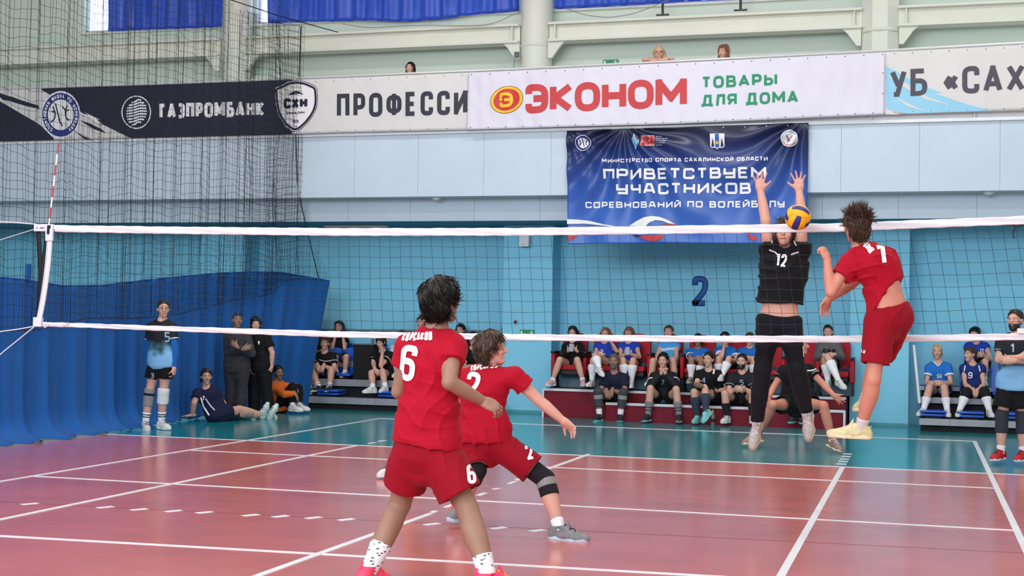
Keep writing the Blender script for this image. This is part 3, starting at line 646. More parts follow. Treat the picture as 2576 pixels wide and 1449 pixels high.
def chair(x, label, last=False):
    o = empty('theatre_chair', (x, YCH, zt2+.008), label, 'chair', 'red chairs on the top step'); w = pitch/2-.05; O = (x, YCH, zt2+.008); z = ZSEAT
    MB(O).box((x-w, YCH-.30, z-.09), (x+w, YCH+.2, z), .035).build('seat', SRED, o, True)
    b = MB(O)
    n = 12; prof = [(-w, 0), (-w, .36)]+[(-w*math.cos(t)*1.0, .36+.14*math.sin(t)) for t in np.linspace(.15, math.pi-.15, n)]+[(w, .36), (w, 0)]
    b.prism([(x+p, YCH+.2+.12*q, z+.04+q) for p, q in prof], (0, .09, 0)); b.build('backrest', SRED, o)
    for s in ((-1, 1) if last else (-1,)):
        MB(O).box((x+s*(pitch/2)-.03, YCH-.22, z-.18), (x+s*(pitch/2)+.03, YCH+.2, z+.19), .02).build('arm_panel', SRED, o, True)
        MB(O).box((x+s*(pitch/2)-.035, YCH-.26, z+.19), (x+s*(pitch/2)+.035, YCH+.16, z+.225), .012).build('armrest', DARK, o, True)
        MB(O).box((x+s*(pitch/2)-.025, YCH-.14, zt2+.008), (x+s*(pitch/2)+.025, YCH+.14, z-.16)).build('leg', DARK, o)
    MB(O).box((x-w, YCH+.1, zt2+.008), (x+w, YCH+.13, z-.09)).build('base_panel', mat('grey_blue_board', (96, 122, 140), .6), o)
    MB(O).box((x-w*.95, YCH-.26, z-.17), (x+w*.95, YCH+.14, z-.09), .02).build('seat_pan', DARK, o)
for k, lab in enumerate(['red theatre chair under the girl in the black hoodie', 'red theatre chair second from the blue pillar', 'red theatre chair third from the blue pillar', 'red theatre chair under the girl in the pale blue vest',
                         'red theatre chair under the short-haired player in blue', 'red theatre chair under the girl in blue covering her mouth', 'red theatre chair behind the left leg of the blocker', 'red theatre chair seen between the legs of the blocker', 'red theatre chair under the girl in the grey sweatshirt']):
    chair(xch0+(pitch+.012)*k, lab, k == 8)

def bleacher(name, label, xl, xr, boards, seats, group):
    O = ((xl+xr)/2, boards[0][0], 0); o = empty(name, O, label, 'bleacher')
    zp = 0
    xr0 = xr
    for k, (Y, zb, zt) in enumerate(boards):
        xr = xr0 if k == 0 or xr0 > 0 else min(xr0, pil[0][0]-.03)
        MB(O).box((xl, Y, zb), (xr, Y+.03, zt), .004).build('front_board', ALU, o)
        MB(O).box((xl, Y+.03, zt-.03), (xr, boards[k+1][0] if k+1 < len(boards) else YW-.03, zt)).build('deck', mat('dark_deck', (44, 47, 54), .8, .1), o)
        MB(O).box((xl+.02, Y+.12, 0), (xr-.02, Y+.16, zb)).build('void_shade', BLACKM, o)  # black sheet painted as the dark void below the boards
        for x in np.arange(xl+.45, xr, 1.05):
            for dz in (.25, .75): MB(O).cyl((x, Y-.004, zb+(zt-zb)*dz), (x, Y+.002, zb+(zt-zb)*dz), .008, n=6).build('bolt', DARK, o)
    for k, (x, Y, z, lab, fold) in enumerate(seats):
        w = .2
        if fold:
            s = MB(O).box((x-w, Y-.18, z+.03), (x+w, Y+.2, z+.07), .02).build('seat', BSEAT, o, True); MB(O).box((x-w, Y-.2, z+.085), (x+w, Y+.18, z+.12), .016).build('backrest', BSEAT, s, True)
            MB(O).box((x-.12, Y-.1, z), (x+.12, Y+.1, z+.035)).build('bracket', DARK, s)
        else:
            s = MB(O).box((x-w, Y-.2, z+.05), (x+w, Y+.22, z+.1), .024).build('seat', BSEAT, o, True)
            pr = [(-w, 0), (-w, .36)]+[(-w*math.cos(t), .36+.1*math.sin(t)) for t in np.linspace(.3, math.pi-.3, 9)]+[(w, .36), (w, 0)]
            MB(O).prism([(x+p, Y+.22+.18*q, z+.09+q) for p, q in pr], (0, .035, 0)).build('backrest', BSEAT, s)
            MB(O).box((x-.12, Y-.1, z), (x+.12, Y+.14, z+.055)).build('bracket', DARK, s)
    return o
YB1, YB2, YB3 = 10.6, 11.1, 11.6
lz = [(YB1, at(880, 1017, YB1)[2], at(880, 1000.5, YB1)[2]), (YB2, at(880, 972, YB2)[2], at(880, 954.5, YB2)[2]), (YB3, at(880, 925, YB3)[2], at(880, 908, YB3)[2])]
G = 'blue seats on the left bleacher'
bl = bleacher('bleacher', 'left bleacher with grey metal boards beside the dark blue curtain', at(745, 1010, YB1)[0], at(1250, 1010, YB1)[0]-.05, lz,
    [(at(x, 1000, YB1+.22)[0], YB1+.24, lz[0][2], lab, True) for x, lab in [(833, 'folded blue seat below the boy with black and white shoes'), (985, 'folded blue seat below the boy with white shoes'), (1180, 'folded blue seat on the lowest left bleacher row beside the blue pillar')]]
    +[(at(x, 950, YB2+.22)[0], YB2+.26, lz[1][2], lab, False) for x, lab in [(822, 'blue seat of the boy in black beside the curtain'), (862, 'blue seat between the boy in black and the black box'), (960, 'blue seat of the boy resting his face in his hand'), (1190, 'blue seat of the boy in the plain black shirt')]]
    +[(at(x, 910, YB3+.2)[0], YB3+.2, lz[2][2], lab, False) for x, lab in [(853, 'blue seat of the girl with hands on her face'), (935, 'empty blue seat above the black box'), (1005, 'blue seat of the player in blue and white behind the red number 6'), (1160, 'blue seat of the dark-haired spectator seen over the net tape')]], G)
a, b = at(887, 949, YB2+.08), at(940, 868, YB2+.08); o = empty('black_box', ((a[0]+b[0])/2, a[1]+.15, a[2]), 'tall black equipment box standing on the left bleacher between two boys', 'box')
Ob = ((a[0]+b[0])/2, a[1]+.15, a[2]); MB(Ob).box((a[0], a[1], lz[1][2]), (b[0], a[1]+.33, b[2]), .01).build('body', mat('matt_black', (14, 14, 17), .8), o); MB(Ob).box((a[0]-.01, a[1]-.01, b[2]), (b[0]+.01, a[1]+.34, b[2]+.015)).build('lid_edge', mat('grey_trim', (95, 98, 102), .5), o)
a, b = at(780, 829, 12.02), at(1255, 833, 12.02); o = empty('wall_hand_rail', (a+b)/2, 'grey tube hand rail along the wall behind the left bleacher', 'railing'); GT = mat('grey_tube', (122, 142, 146), .5)
for dz in (0, -.09): MB((a+b)/2).tube([a+np.array([0, 0, dz]), b+np.array([0, 0, dz])], .018, 8).build('rail_tube', GT, o, True)
for t in np.linspace(.02, .98, 7): p = a+(b-a)*t; MB((a+b)/2).box(p+np.array([-.02, -.02, -.55]), p+np.array([.02, .02, .01])).build('post', GT, o)
rz = [(YB1, at(2400, 1072, YB1)[2], at(2400, 1055, YB1)[2]), (YB2, at(2400, 1016, YB2)[2], at(2400, 1001, YB2)[2]), (YB3, at(2400, 984, YB3)[2], at(2400, 973, YB3)[2])]
br_ = bleacher('bleacher', 'right bleacher with grey metal boards and blue seats beyond the jumping attacker', at(2312, 1070, YB1)[0], 7.6, rz,
    [(at(x, 1055, YB1+.22)[0], YB1+.24, rz[0][2], lab, True) for x, lab in [(2347, 'folded blue seat below the pale girl in blue number 9'), (2440, 'folded blue seat below the girl with black knee pads'), (2556, 'folded blue seat behind the man in red shoes')]]
    +[(at(x, 1000, YB2+.22)[0], YB2+.26, rz[1][2], lab, False) for x, lab in [(2358, 'blue seat of the pale girl in blue number 9'), (2448, 'blue seat of the girl in navy number 9'), (2530, 'blue seat beside the man with folded arms')]]
    +[(at(2462, 975, YB3+.2)[0], YB3+.2, rz[2][2]+.2, 'blue seat of the girl in the upper right bleacher row', False)], 'blue seats on the right bleacher')
a, b = at(2299, 868, 10.9), at(2313, 1014, 10.9); tag(MB().tube([a, b], .022, 8).build('white_pole', WHITE, None, True), 'plain white pole leaning at the left end of the right bleacher', 'pole')
c = gz(1806, 1064); c[1] = 10.2; o = empty('drink_bottle', (c[0], 10.2, 0), 'small clear drink bottle with orange cap on the floor by the bench', 'bottle'); c = np.array([c[0], 10.2, 0])
MB(c).lathe(c, [(.03, 0), (.034, .01), (.034, .15), (.02, .18), (.014, .19)], 14).build('body', mat('bottle_plastic', (120, 128, 138), .15, 0, spec=.6), o, True)
MB(c).lathe(c, [(.0345, .05), (.0345, .11)], 14).build('label', mat('bottle_label', (60, 40, 44), .5), o); MB(c).lathe(c+np.array([0, 0, .19]), [(.016, 0), (.018, .02), (.01, .045), (.006, .06)], 12).build('cap', mat('bottle_cap', (225, 150, 60), .5), o, True)
# ================================================================== FIGURES: distance-field bodies meshed as one surface
class Vol:
    def __init__(s, lo, hi, h):
        s.h = h; s.lo = np.asarray(lo, float); n = np.maximum(np.ceil((np.asarray(hi)-s.lo)/h).astype(int)+1, 4); s.n = n
        s.f = np.full(n, .4, np.float32); s.ax = [(s.lo[i]+h*np.arange(n[i])).astype(np.float32) for i in range(3)]
    def sub(s, lo, hi):
        a = np.clip(np.floor((np.asarray(lo)-s.lo)/s.h).astype(int), 0, s.n-1); b = np.clip(np.ceil((np.asarray(hi)-s.lo)/s.h).astype(int)+1, 1, s.n)
        if np.any(b <= a): return None
        sl = tuple(slice(int(p), int(q)) for p, q in zip(a, b))
        return sl, s.ax[0][sl[0]][:, None, None], s.ax[1][sl[1]][None, :, None], s.ax[2][sl[2]][None, None, :]
    def add(s, prim, k=.02):
        lo, hi, fn = prim; m = k+2*s.h+.015; r = s.sub(lo-m, hi+m)
        if r is None: return s
        sl, X, Y, Z = r; d = fn(X, Y, Z).astype(np.float32); a = s.f[sl]
        if k > 0:
            h = np.clip(.5+.5*(a-d)/k, 0, 1); s.f[sl] = a*(1-h)+d*h-k*h*(1-h)
        else: s.f[sl] = np.minimum(a, d)
        return s
    def carve(s, prim, m=.02):
        lo, hi, fn = prim; r = s.sub(lo-m, hi+m)
        if r is None: return s
        sl, X, Y, Z = r; s.f[sl] = np.maximum(s.f[sl], -fn(X, Y, Z).astype(np.float32)); return s
    def plane(s, p, n):
        """keep the side the normal points away from"""
        n = nrm(n); d = (s.ax[0][:, None, None]-p[0])*n[0]+(s.ax[1][None, :, None]-p[1])*n[1]+(s.ax[2][None, None, :]-p[2])*n[2]
        s.f = np.maximum(s.f, d.astype(np.float32)); return s
    def warp(s, fn):
        s.f = s.f+fn(s.ax[0][:, None, None], s.ax[1][None, :, None], s.ax[2][None, None, :]).astype(np.float32); return s
    def mesh(s, smooth=1):
        f = s.f; b = f < 0
        c = np.stack([b[:-1, :-1, :-1], b[1:, :-1, :-1], b[:-1, 1:, :-1], b[1:, 1:, :-1], b[:-1, :-1, 1:], b[1:, :-1, 1:], b[:-1, 1:, 1:], b[1:, 1:, 1:]])
        mix = c.any(0) & ~c.all(0); I = np.argwhere(mix)
        if len(I) == 0: return np.zeros((0, 3)), np.zeros((0, 4), int)
        idx = np.full(mix.shape, -1, np.int64); idx[tuple(I.T)] = np.arange(len(I))
        off = np.array([[0, 0, 0], [1, 0, 0], [0, 1, 0], [1, 1, 0], [0, 0, 1], [1, 0, 1], [0, 1, 1], [1, 1, 1]])
        val = np.stack([f[tuple((I+o).T)] for o in off], 1)
        S = np.zeros((len(I), 3)); N = np.zeros(len(I))
        for a, e in [(0, 1), (2, 3), (4, 5), (6, 7), (0, 2), (1, 3), (4, 6), (5, 7), (0, 4), (1, 5), (2, 6), (3, 7)]:
            va, ve = val[:, a], val[:, e]; x = (va < 0) != (ve < 0); t = np.where(x, va/np.where(x, va-ve, 1), 0)
            S += np.where(x[:, None], off[a]+(off[e]-off[a])*t[:, None], 0); N += x
        V = s.lo+(I+S/N[:, None])*s.h; Q = []
        for ax in range(3):
            sl0 = [slice(None)]*3; sl1 = [slice(None)]*3; sl0[ax] = slice(None, -1); sl1[ax] = slice(1, None)
            e0, e1 = b[tuple(sl0)], b[tuple(sl1)]; E = np.argwhere(e0 != e1); u, v = [(1, 2), (2, 0), (0, 1)][ax]
            ok = (E[:, u] > 0) & (E[:, v] > 0) & (E[:, u] < f.shape[u]-1) & (E[:, v] < f.shape[v]-1); E = E[ok]; ins = e0[tuple(E.T)]
            du = np.zeros(3, int); dv = np.zeros(3, int); du[u] = 1; dv[v] = 1
            q = np.stack([idx[tuple((E-du-dv).T)], idx[tuple((E-dv).T)], idx[tuple(E.T)], idx[tuple((E-du).T)]], 1); q[~ins] = q[~ins][:, ::-1]; Q.append(q)
        Q = np.concatenate(Q)
        for _ in range(smooth):
            A = np.zeros_like(V); n = np.zeros(len(V))
            for i in range(4):
                np.add.at(A, Q[:, i], V[Q[:, (i+1) % 4]]); np.add.at(A, Q[:, (i+1) % 4], V[Q[:, i]]); np.add.at(n, Q[:, i], 1); np.add.at(n, Q[:, (i+1) % 4], 1)
            V = V*.5+.5*A/np.maximum(n, 1)[:, None]
        return V, Q
def limb(a, b, r, flat=False):
    a = np.asarray(a, float); b = np.asarray(b, float); d = b-a; L = np.linalg.norm(d)+1e-9; rs = np.atleast_1d(np.asarray(r, float)); ts = np.linspace(0, 1, len(rs)); R = rs.max()
    def fn(X, Y, Z):
        x, y, z = X-a[0], Y-a[1], Z-a[2]; t = (x*d[0]+y*d[1]+z*d[2])/(L*L); tc = np.clip(t, 0, None if flat else 1); rr = np.interp(t, ts, rs) if len(rs) > 1 else rs[0]
        q = np.sqrt((x-tc*d[0])**2+(y-tc*d[1])**2+(z-tc*d[2])**2)-rr
        return np.maximum(q, (t-1)*L) if flat else q
    return np.minimum(a, b)-R, np.maximum(a, b)+R, fn
def ell(c, M, r):
    """M rows are the axes"""
    c = np.asarray(c, float); r = np.asarray(r, float); R = r.max()
    def fn(X, Y, Z):
        x, y, z = X-c[0], Y-c[1], Z-c[2]; q = 0
        for k in range(3): q = q+((x*M[k][0]+y*M[k][1]+z*M[k][2])/r[k])**2
        return (np.sqrt(q)-1)*r.min()
    return c-R, c+R, fn
TS = [-.2, -.08, .06, .3, .5, .7, .84, .94, 1.03]
TWID = [.09, .155, .166, .143, .146, .165, .166, .115, .062]
TDEP = [.075, .112, .116, .097, .103, .118, .108, .078, .055]
def torso(P, N, U0, U1, F, s, ease=0.0, t0=-.2, t1=1.03, bow=None, wmul=1.0, dmul=1.0):
    P = np.asarray(P, float); N = np.asarray(N, float); d = N-P; L = np.linalg.norm(d); A = d/L; bow = np.zeros(3) if bow is None else np.asarray(bow)
    w_, d_ = np.array(TWID)*s*wmul+ease, np.array(TDEP)*s*dmul+ease; R = .25*s+ease
    lo = np.minimum(P-A*.2*L, N)-R; hi = np.maximum(P-A*.2*L, N)+R
    def fn(X, Y, Z):
        x, y, z = X-P[0], Y-P[1], Z-P[2]; t = (x*A[0]+y*A[1]+z*A[2])/L; tc = np.clip(t, t0, t1); bb = 4*tc*(1-tc)
        x = x-tc*d[0]-bb*bow[0]; y = y-tc*d[1]-bb*bow[1]; z = z-tc*d[2]-bb*bow[2]; k = np.clip(t, 0, 1)
        u0, u1, u2 = [U0[i]*(1-k)+U1[i]*k for i in range(3)]; nn = np.sqrt(u0*u0+u1*u1+u2*u2)+1e-9; u0, u1, u2 = u0/nn, u1/nn, u2/nn
        f0, f1, f2 = A[1]*u2-A[2]*u1, A[2]*u0-A[0]*u2, A[0]*u1-A[1]*u0
        u = x*u0+y*u1+z*u2; f = x*f0+y*f1+z*f2; e = x*A[0]+y*A[1]+z*A[2]; w = np.interp(tc, TS, w_); dd = np.interp(tc, TS, d_)
        return (np.sqrt((u/w)**2+(f/dd)**2+(e/(dd*.6))**2)-1)*np.minimum(w, dd)
    return lo, hi, fn
def merge(parts):
    V = []; F = []; n = 0
    for v, f in parts: V.append(v); F.append(f+n); n += len(v)
    return np.concatenate(V), np.concatenate(F)
def ik(S, Wt, l1, l2, pole):
    S = np.asarray(S, float); Wt = np.asarray(Wt, float); d = Wt-S; D = np.linalg.norm(d); d = d/max(D, 1e-6); D = min(D, (l1+l2)*.999)
    a = (l1*l1-l2*l2+D*D)/(2*D); h = math.sqrt(max(l1*l1-a*a, 0)); p = np.asarray(pole, float); p = p-d*(p@d)
    return S+d*a+nrm(p)*h
SKINS = {k: mat('skin_'+k, c, .55, .05, 14, .06, 220, spec=.35) for k, c in dict(light=(204, 158, 140), pink=(204, 152, 136), tan=(148, 112, 94), dark=(150, 106, 88), flush=(198, 132, 112)).items()}
HAIRM = {k: mat('hair_'+k, c, .42, .25, 60, .15, 120, spec=.35) for k, c in dict(black=(22, 18, 18), dark=(38, 30, 28), brown=(72, 54, 44), ash=(104, 84, 66), blond=(186, 158, 120), grey=(92, 84, 80), auburn=(124, 82, 60)).items()}
EYEM = mat('eye_dark', (48, 40, 40), .3, 0); EYEW = mat('eye_white', (226, 222, 220), .3, 0); LIP = mat('lips', (168, 92, 88), .5, 0)
STAT = []
def hand(W, D, T, s, curl=.5, spread=.12, h=.0045, thumb_open=.7, flip=False):
    """palm with four fingers and a side thumb; D = finger direction, T = thumb side"""
    D = nrm(D); T = nrm(T-D*(np.asarray(T)@D)); Nn = np.cross(D, T)*(-1 if flip else 1); W = np.asarray(W, float)
    v = Vol(W-.2*s, W+.2*s, h); c = W+D*.045*s
    v.add(limb(W-D*.03*s, W+D*.015*s, [.027*s, .028*s]), 0); v.add(ell(c, [D, T, Nn], [.055*s, .042*s, .019*s]), .02*s)
    for q, (o, ln, r) in enumerate([(.030, .072, .0088), (.010, .080, .0092), (-.010, .074, .0088), (-.029, .058, .0078)]):
        b = W+D*(.078-.004*abs(q-1))*s+T*o*s; sp = (1.5-q)*spread; d0 = nrm(D+T*sp); p = b; ang = curl*.55
        for k, fr in enumerate((.45, .32, .25)):
            d = d0*math.cos(ang)-Nn*math.sin(ang); e = p+d*ln*fr*s*1.02; v.add(limb(p, e, [r*s*(1-.08*k), r*s*(.93-.09*k)]), .005*s); p = e; ang += curl*.75
    b = W+D*.022*s+T*.026*s; d = nrm(T*thumb_open+D*.75-Nn*(.15+.3*curl)); m = b+d*.042*s; d2 = nrm(D*.8+T*(thumb_open*.75)-Nn*(.2+.6*curl)); e = m+d2*.036*s
    v.add(limb(b, m, [.014*s, .0105*s]), .014*s); v.add(limb(m, e, [.0102*s, .0078*s]), .004*s)
    return v.mesh(1)
def nearest_hit(bvh, o, d):
    r = bvh.ray_cast(Vector(o), Vector(d)); return None if r[0] is None else np.array(r[0])
class Person:
    """joints are given as pixels with a depth; a = image left, b = image right"""
    def __init__(p, label, Y, head, neck, sh, hip, kn, an, wr, el=(None, None), face=0, tilt=0, s=1.0, toe=(0, 0), tpitch=(0, 0), skin='light', h=.0185, base=None, group=None, away=False, bow=None, wm=1.0, dm=1.0, lm=1.0, hands=None, hd=.0092, pole=None, fem=0):
        p.Y = Y; p.h = h; p.s = s; p.away = away; p.skin = SKINS[skin]; p.fem = fem; p.lm = lm
        J = lambda q: np.asarray(at(q[0], q[1], Y+(q[2] if len(q) > 2 else 0)))
        p.H = J(head); p.N = J(neck); p.S = [J(q) for q in sh]; p.Hp = [J(q) for q in hip]; p.K = [J(q) for q in kn]; p.A = [J(q) for q in an]; p.W = [J(q) for q in wr]
        sp = np.linalg.norm(p.S[1]-p.S[0]); tg = (.275 if fem else .315)*s; mid = (p.S[0]+p.S[1])/2
        if sp > tg and not away: p.S = [mid+(q-mid)*tg/sp for q in p.S]
        p.P = (p.Hp[0]+p.Hp[1])/2; p.U = nrm(p.S[1]-p.S[0]); p.Uh = nrm(p.Hp[1]-p.Hp[0]); p.Ax = nrm(p.N-p.P); p.bow = bow; p.wm = wm; p.dm = dm
        p.F = nrm(np.cross(p.U, p.Ax))*(-1 if away else 1)          # body front
        p.E = []
        for i in range(2):
            if el[i] is not None: p.E.append(J(el[i]))
            else:
                po = nrm(p.U*(1 if i else -1)*.7-p.Ax*.8-p.F*.35) if pole is None else nrm(np.asarray(pole[i], float))
                p.E.append(ik(p.S[i], p.W[i], .285*s, .26*s, po))
        fa, ta = math.radians(face), math.radians(tilt)
        p.hf = np.array([math.sin(fa)*math.cos(ta), -math.cos(fa)*math.cos(ta), math.sin(ta)]); hr = nrm(np.cross(p.hf, [0, 0, 1])); p.hu = nrm(np.cross(hr, p.hf)); p.hr = hr
        p.toe = []
        for i in range(2):
            t, q = math.radians(toe[i]), math.radians(tpitch[i]); p.toe.append(np.array([math.sin(t)*math.cos(q), -math.cos(t)*math.cos(q), math.sin(q)]))
        b = base if base is not None else ((p.A[0]+p.A[1])/2)
        zb = min(p.A[0][2], p.A[1][2])-.085*s; p.O = np.array([b[0], b[1], max(zb, 0) if base is None else b[2]])
        p.root = empty('person', p.O, label, 'person', group)
        STAT.append((label, [round(float(np.linalg.norm(x)), 2) for x in (p.N-p.P, p.S[1]-p.S[0], p.E[0]-p.S[0], p.W[0]-p.E[0], p.E[1]-p.S[1], p.W[1]-p.E[1], p.K[0]-p.Hp[0], p.A[0]-p.K[0], p.K[1]-p.Hp[1], p.A[1]-p.K[1], p.H-p.N)], np.round(p.O, 2), np.round([p.A[0][2], p.A[1][2]], 2)))
        p.hands = hands or [{}, {}]; p.hd = hd; p.body()
    def out(p, name, VF, m, parent=None, smooth=True):
        V, F = VF
        if len(V) == 0: return None
        return link(name, mesh_np(name, V-p.O, F), m, parent or p.root, smooth)
    def shoulder_prims(p, e=0.0):
        s = p.s; n = p.N-p.Ax*.05*s
        return [limb(n, p.S[i], [.062*s+e, .056*s+e]) for i in range(2)]
    def tor(p, ease=0.0, **k): return torso(p.P, p.N, p.Uh, p.U, p.F, p.s, ease, bow=p.bow, wmul=p.wm, dmul=p.dm, **k)
    def arm_r(p): s = p.s*(.88 if p.fem else 1); return [.056*s, .050*s, .046*s, .041*s], [.042*s, .044*s, .037*s, .028*s]
    def leg_r(p): s = p.s*p.lm; return [.092*s, .088*s, .076*s, .062*s, .057*s], [.055*s, .060*s, .058*s, .046*s, .038*s]
    def body(p):
        s = p.s; pts = np.array([p.H, p.N, p.P, *p.S, *p.E, *p.W, *p.Hp, *p.K, *p.A]); v = Vol(pts.min(0)-.2*s, pts.max(0)+.2*s, p.h)
        v.add(p.tor(), .03*s)
        for q in p.shoulder_prims(): v.add(q, .05*s)
        ua, fa = p.arm_r(); th, sh = p.leg_r()
        for i in range(2):
            v.add(limb(p.S[i], p.E[i], ua), .035*s); v.add(limb(p.E[i], p.W[i], fa), .012*s)
            v.add(limb(p.Hp[i], p.K[i], th), .045*s); v.add(limb(p.K[i], p.A[i], sh), .015*s)
            kd = nrm(np.cross(p.K[i]-p.Hp[i], p.A[i]-p.K[i])); bk = nrm(np.cross(p.A[i]-p.K[i], kd)); c = p.K[i]*.68+p.A[i]*.32
            fr = nrm(p.toe[i]-nrm(p.A[i]-p.K[i])*(p.toe[i]@nrm(p.A[i]-p.K[i]))); v.add(ell(c-fr*.018*s, [nrm(p.A[i]-p.K[i]), fr, np.cross(nrm(p.A[i]-p.K[i]), fr)], [.11*s, .05*s, .052*s]), .02*s)   # calf
        hb = p.H-p.hu*.075*s-p.hf*.022*s
        v.add(limb(p.N-p.Ax*.02*s, hb, [.060*s, .054*s, .053*s]), .03*s)
        parts = [v.mesh(1), p.head_mesh()]
        for i in range(2):
            o = p.hands[i]; D = o.get('D'); D = nrm(D) if D is not None else nrm(p.W[i]-p.E[i]); T = o.get('T'); T = np.asarray(T, float) if T is not None else p.F+np.array([0, 0, .3])+p.U*(.4 if i == 0 else -.4)
            parts.append(hand(p.W[i], D, T, s*(.92 if p.fem else 1.02), o.get('curl', .5), o.get('spread', .1), o.get('h', .0085 if p.h > .01 else .0045), o.get('th', .7), flip=(i == 1) != p.away))
        p.body_o = p.out('body', merge(parts), p.skin)
    def head_mesh(p):
        s = p.s; H, f, u, r = p.H, p.hf, p.hu, p.hr; M = [r, f, u]; v = Vol(H-.17*s, H+.17*s, p.hd); q = lambda a, b, c: H+r*a*s+f*b*s+u*c*s
        v.add(ell(q(0, -.012, .03), M, np.array([.074, .094, .088])*s), .0); v.add(ell(q(0, .022, -.035), M, np.array([.056, .064, .078])*s), .03*s)
        v.add(ell(q(0, .062, -.095), M, np.array([.026, .022, .02])*s), .02*s)                                   # chin
        v.add(limb(q(0, .084, .016), q(0, .104, -.022), [.0085*s, .0145*s]), .008*s); v.add(ell(q(0, .093, -.027), M, np.array([.017, .012, .009])*s), .006*s)
        for k in (-1, 1):
            v.add(limb(q(k*.014, .082, .030), q(k*.045, .068, .030), [.010*s, .009*s]), .012*s)                     # brow
            v.add(ell(q(k*.038, .060, -.022), M, np.array([.022, .02, .018])*s), .02*s)                            # cheek
            v.add(ell(q(k*.077, -.012, -.004), M, np.array([.010, .02, .031])*s), .008*s)                          # ear
            v.carve(ell(q(k*.031, .094, .010), M, np.array([.016, .012, .010])*s))                                 # eye socket
        v.add(limb(q(-.018, .082, -.060), q(.018, .082, -.060), .0075*s), .006*s)
        VF = v.mesh(1); p.head_bvh = BVHTree.FromPolygons([tuple(x) for x in VF[0]], [tuple(int(i) for i in x) for x in VF[1]]); return VF
    def features(p, beard=None, glasses=False, brows='dark', eyes=True):
        s = p.s; q = lambda a, b, c: p.H+p.hr*a*s+p.hf*b*s+p.hu*c*s
        def onface(a, c, back=0.0):
            x = nearest_hit(p.head_bvh, q(a, .2, c), -p.hf); return q(a, .085, c) if x is None else x+p.hf*back*s
        M = [p.hr, p.hf, p.hu]
        def blob(name, c, r, m, par=None):
            V = Vol(c-max(r)*s*1.6, c+max(r)*s*1.6, min(r)*s*.55); V.add(ell(c, M, np.array(r)*s), 0); return p.out(name, V.mesh(1), m, par)
        for k in (-1, 1):
            e = blob('eye', onface(k*.031, .008, -.001), (.013, .006, .0062), EYEW); blob('iris', onface(k*.031, .008, .0035), (.0062, .0035, .0062), EYEM, e)
            a, b = onface(k*.017, .027, .001), onface(k*.047, .031, .0); V = Vol(np.minimum(a, b)-.015, np.maximum(a, b)+.015, .003); V.add(limb(a, b, [.0042*s, .003*s]), 0); p.out('eyebrow', V.mesh(1), HAIRM[brows])
        a, b = onface(-.022, -.060, .001), onface(.022, -.060, .001); m = onface(0, -.059, .002); V = Vol(np.minimum(a, b)-.02, np.maximum(a, b)+.02, .003); V.add(limb(a, m, [.0028*s, .0055*s]), 0); V.add(limb(m, b, [.0055*s, .0028*s]), .002); p.out('mouth', V.mesh(1), LIP)
        if beard:
            V = Vol(p.H-.17*s, p.H+.14*s, .006); V.add(ell(q(0, .024, -.055), M, np.array([.062, .070, .070])*s), 0); V.add(ell(q(0, .066, -.100), M, np.array([.032, .028, .024])*s), .02)
            V.carve(ell(q(0, .10, -.008), M, np.array([.052, .06, .038])*s)); V.carve(ell(q(0, .1, -.058), M, np.array([.02, .03, .009])*s)); V.plane(q(0, -.008, 0), -p.hf); V.plane(q(0, 0, -.012), p.hu); p.out('beard', V.mesh(1), HAIRM[beard])
        if glasses:
            mb = MB(p.O)
            for k in (-1, 1):
                c = onface(k*.031, .008, .012); mb.tube([c+(p.hr*math.cos(t)*.022+p.hu*math.sin(t)*.016)*s for t in np.linspace(0, 2*math.pi, 13)], .0022*s, 4); mb.tube([c+p.hr*k*.022*s, q(k*.078, .0, .012)], .002*s, 4)
            mb.tube([onface(-.008, .010, .012), onface(.008, .010, .012)], .002*s, 4); mb.build('glasses', mat('glasses_frame', (60, 50, 52), .3), p.root)
        return p
    def hair(p, style='short', col='dark', th=.016, fringe=0.0, back=-.075, seed=0, tuft=0, h=None):
        s = p.s; q = lambda a, b, c: p.H+p.hr*a*s+p.hf*b*s+p.hu*c*s; M = [p.hr, p.hf, p.hu]; r = np.random.default_rng(seed+3)
        v = Vol(p.H-np.array([.3, .3, .5 if style == 'long' else .3])*s, p.H+.3*s, h or max(p.hd, .0065))
        v.add(ell(q(0, -.016, .034), M, np.array([.074+th*.75, .094+th, .088+th])*s), 0)
        if style in ('short', 'mop', 'curly', 'spiky', 'long', 'bun'): v.add(ell(q(0, -.045, -.03), M, np.array([.072+th*.6, .062+th*.6, .075])*s), .03*s)
        n = p.hf*.80-p.hu*.60
        v.plane(q(0, .052+fringe, .056-fringe*.9), n) if style != 'mop' else v.plane(q(0, .068+fringe, .045), p.hf*.86-p.hu*.5)
        if style in ('short', 'crop', 'buzz', 'curly', 'spiky', 'mop'): v.plane(q(0, 0, back), -p.hu)
        for k in (-1, 1): v.carve(ell(q(k*.084, -.004, -.018), M, np.array([.026, .028, .042])*s)) if style != 'long' else None
        if tuft:
            for _ in range(tuft):
                a = r.uniform(-2.9, 2.9); el = r.uniform(.15, 1.45); d = p.hr*math.sin(a)*math.cos(el)+p.hf*math.cos(a)*math.cos(el)*.8+p.hu*math.sin(el)
                if d@p.hf > .55 and d@p.hu < .6: continue
                b0 = q(0, -.016, .034)+(p.hr*(d@p.hr)*(.07+th*.7)+p.hf*(d@p.hf)*(.09+th*.8)+p.hu*(d@p.hu)*(.084+th*.8))*s
                dr = nrm(d*(1.0 if style == 'spiky' else .25)+p.hu*(.35 if style == 'spiky' else -.25)+np.array(r.normal(0, .35, 3))+(-p.hf*.3 if style == 'mop' else 0)); L = r.uniform(.025, .06)*s*(1.15 if style == 'spiky' else .7)
                v.add(limb(b0-dr*.012*s, b0+dr*L, [.013*s, .008*s, .0025*s]), .006*s)
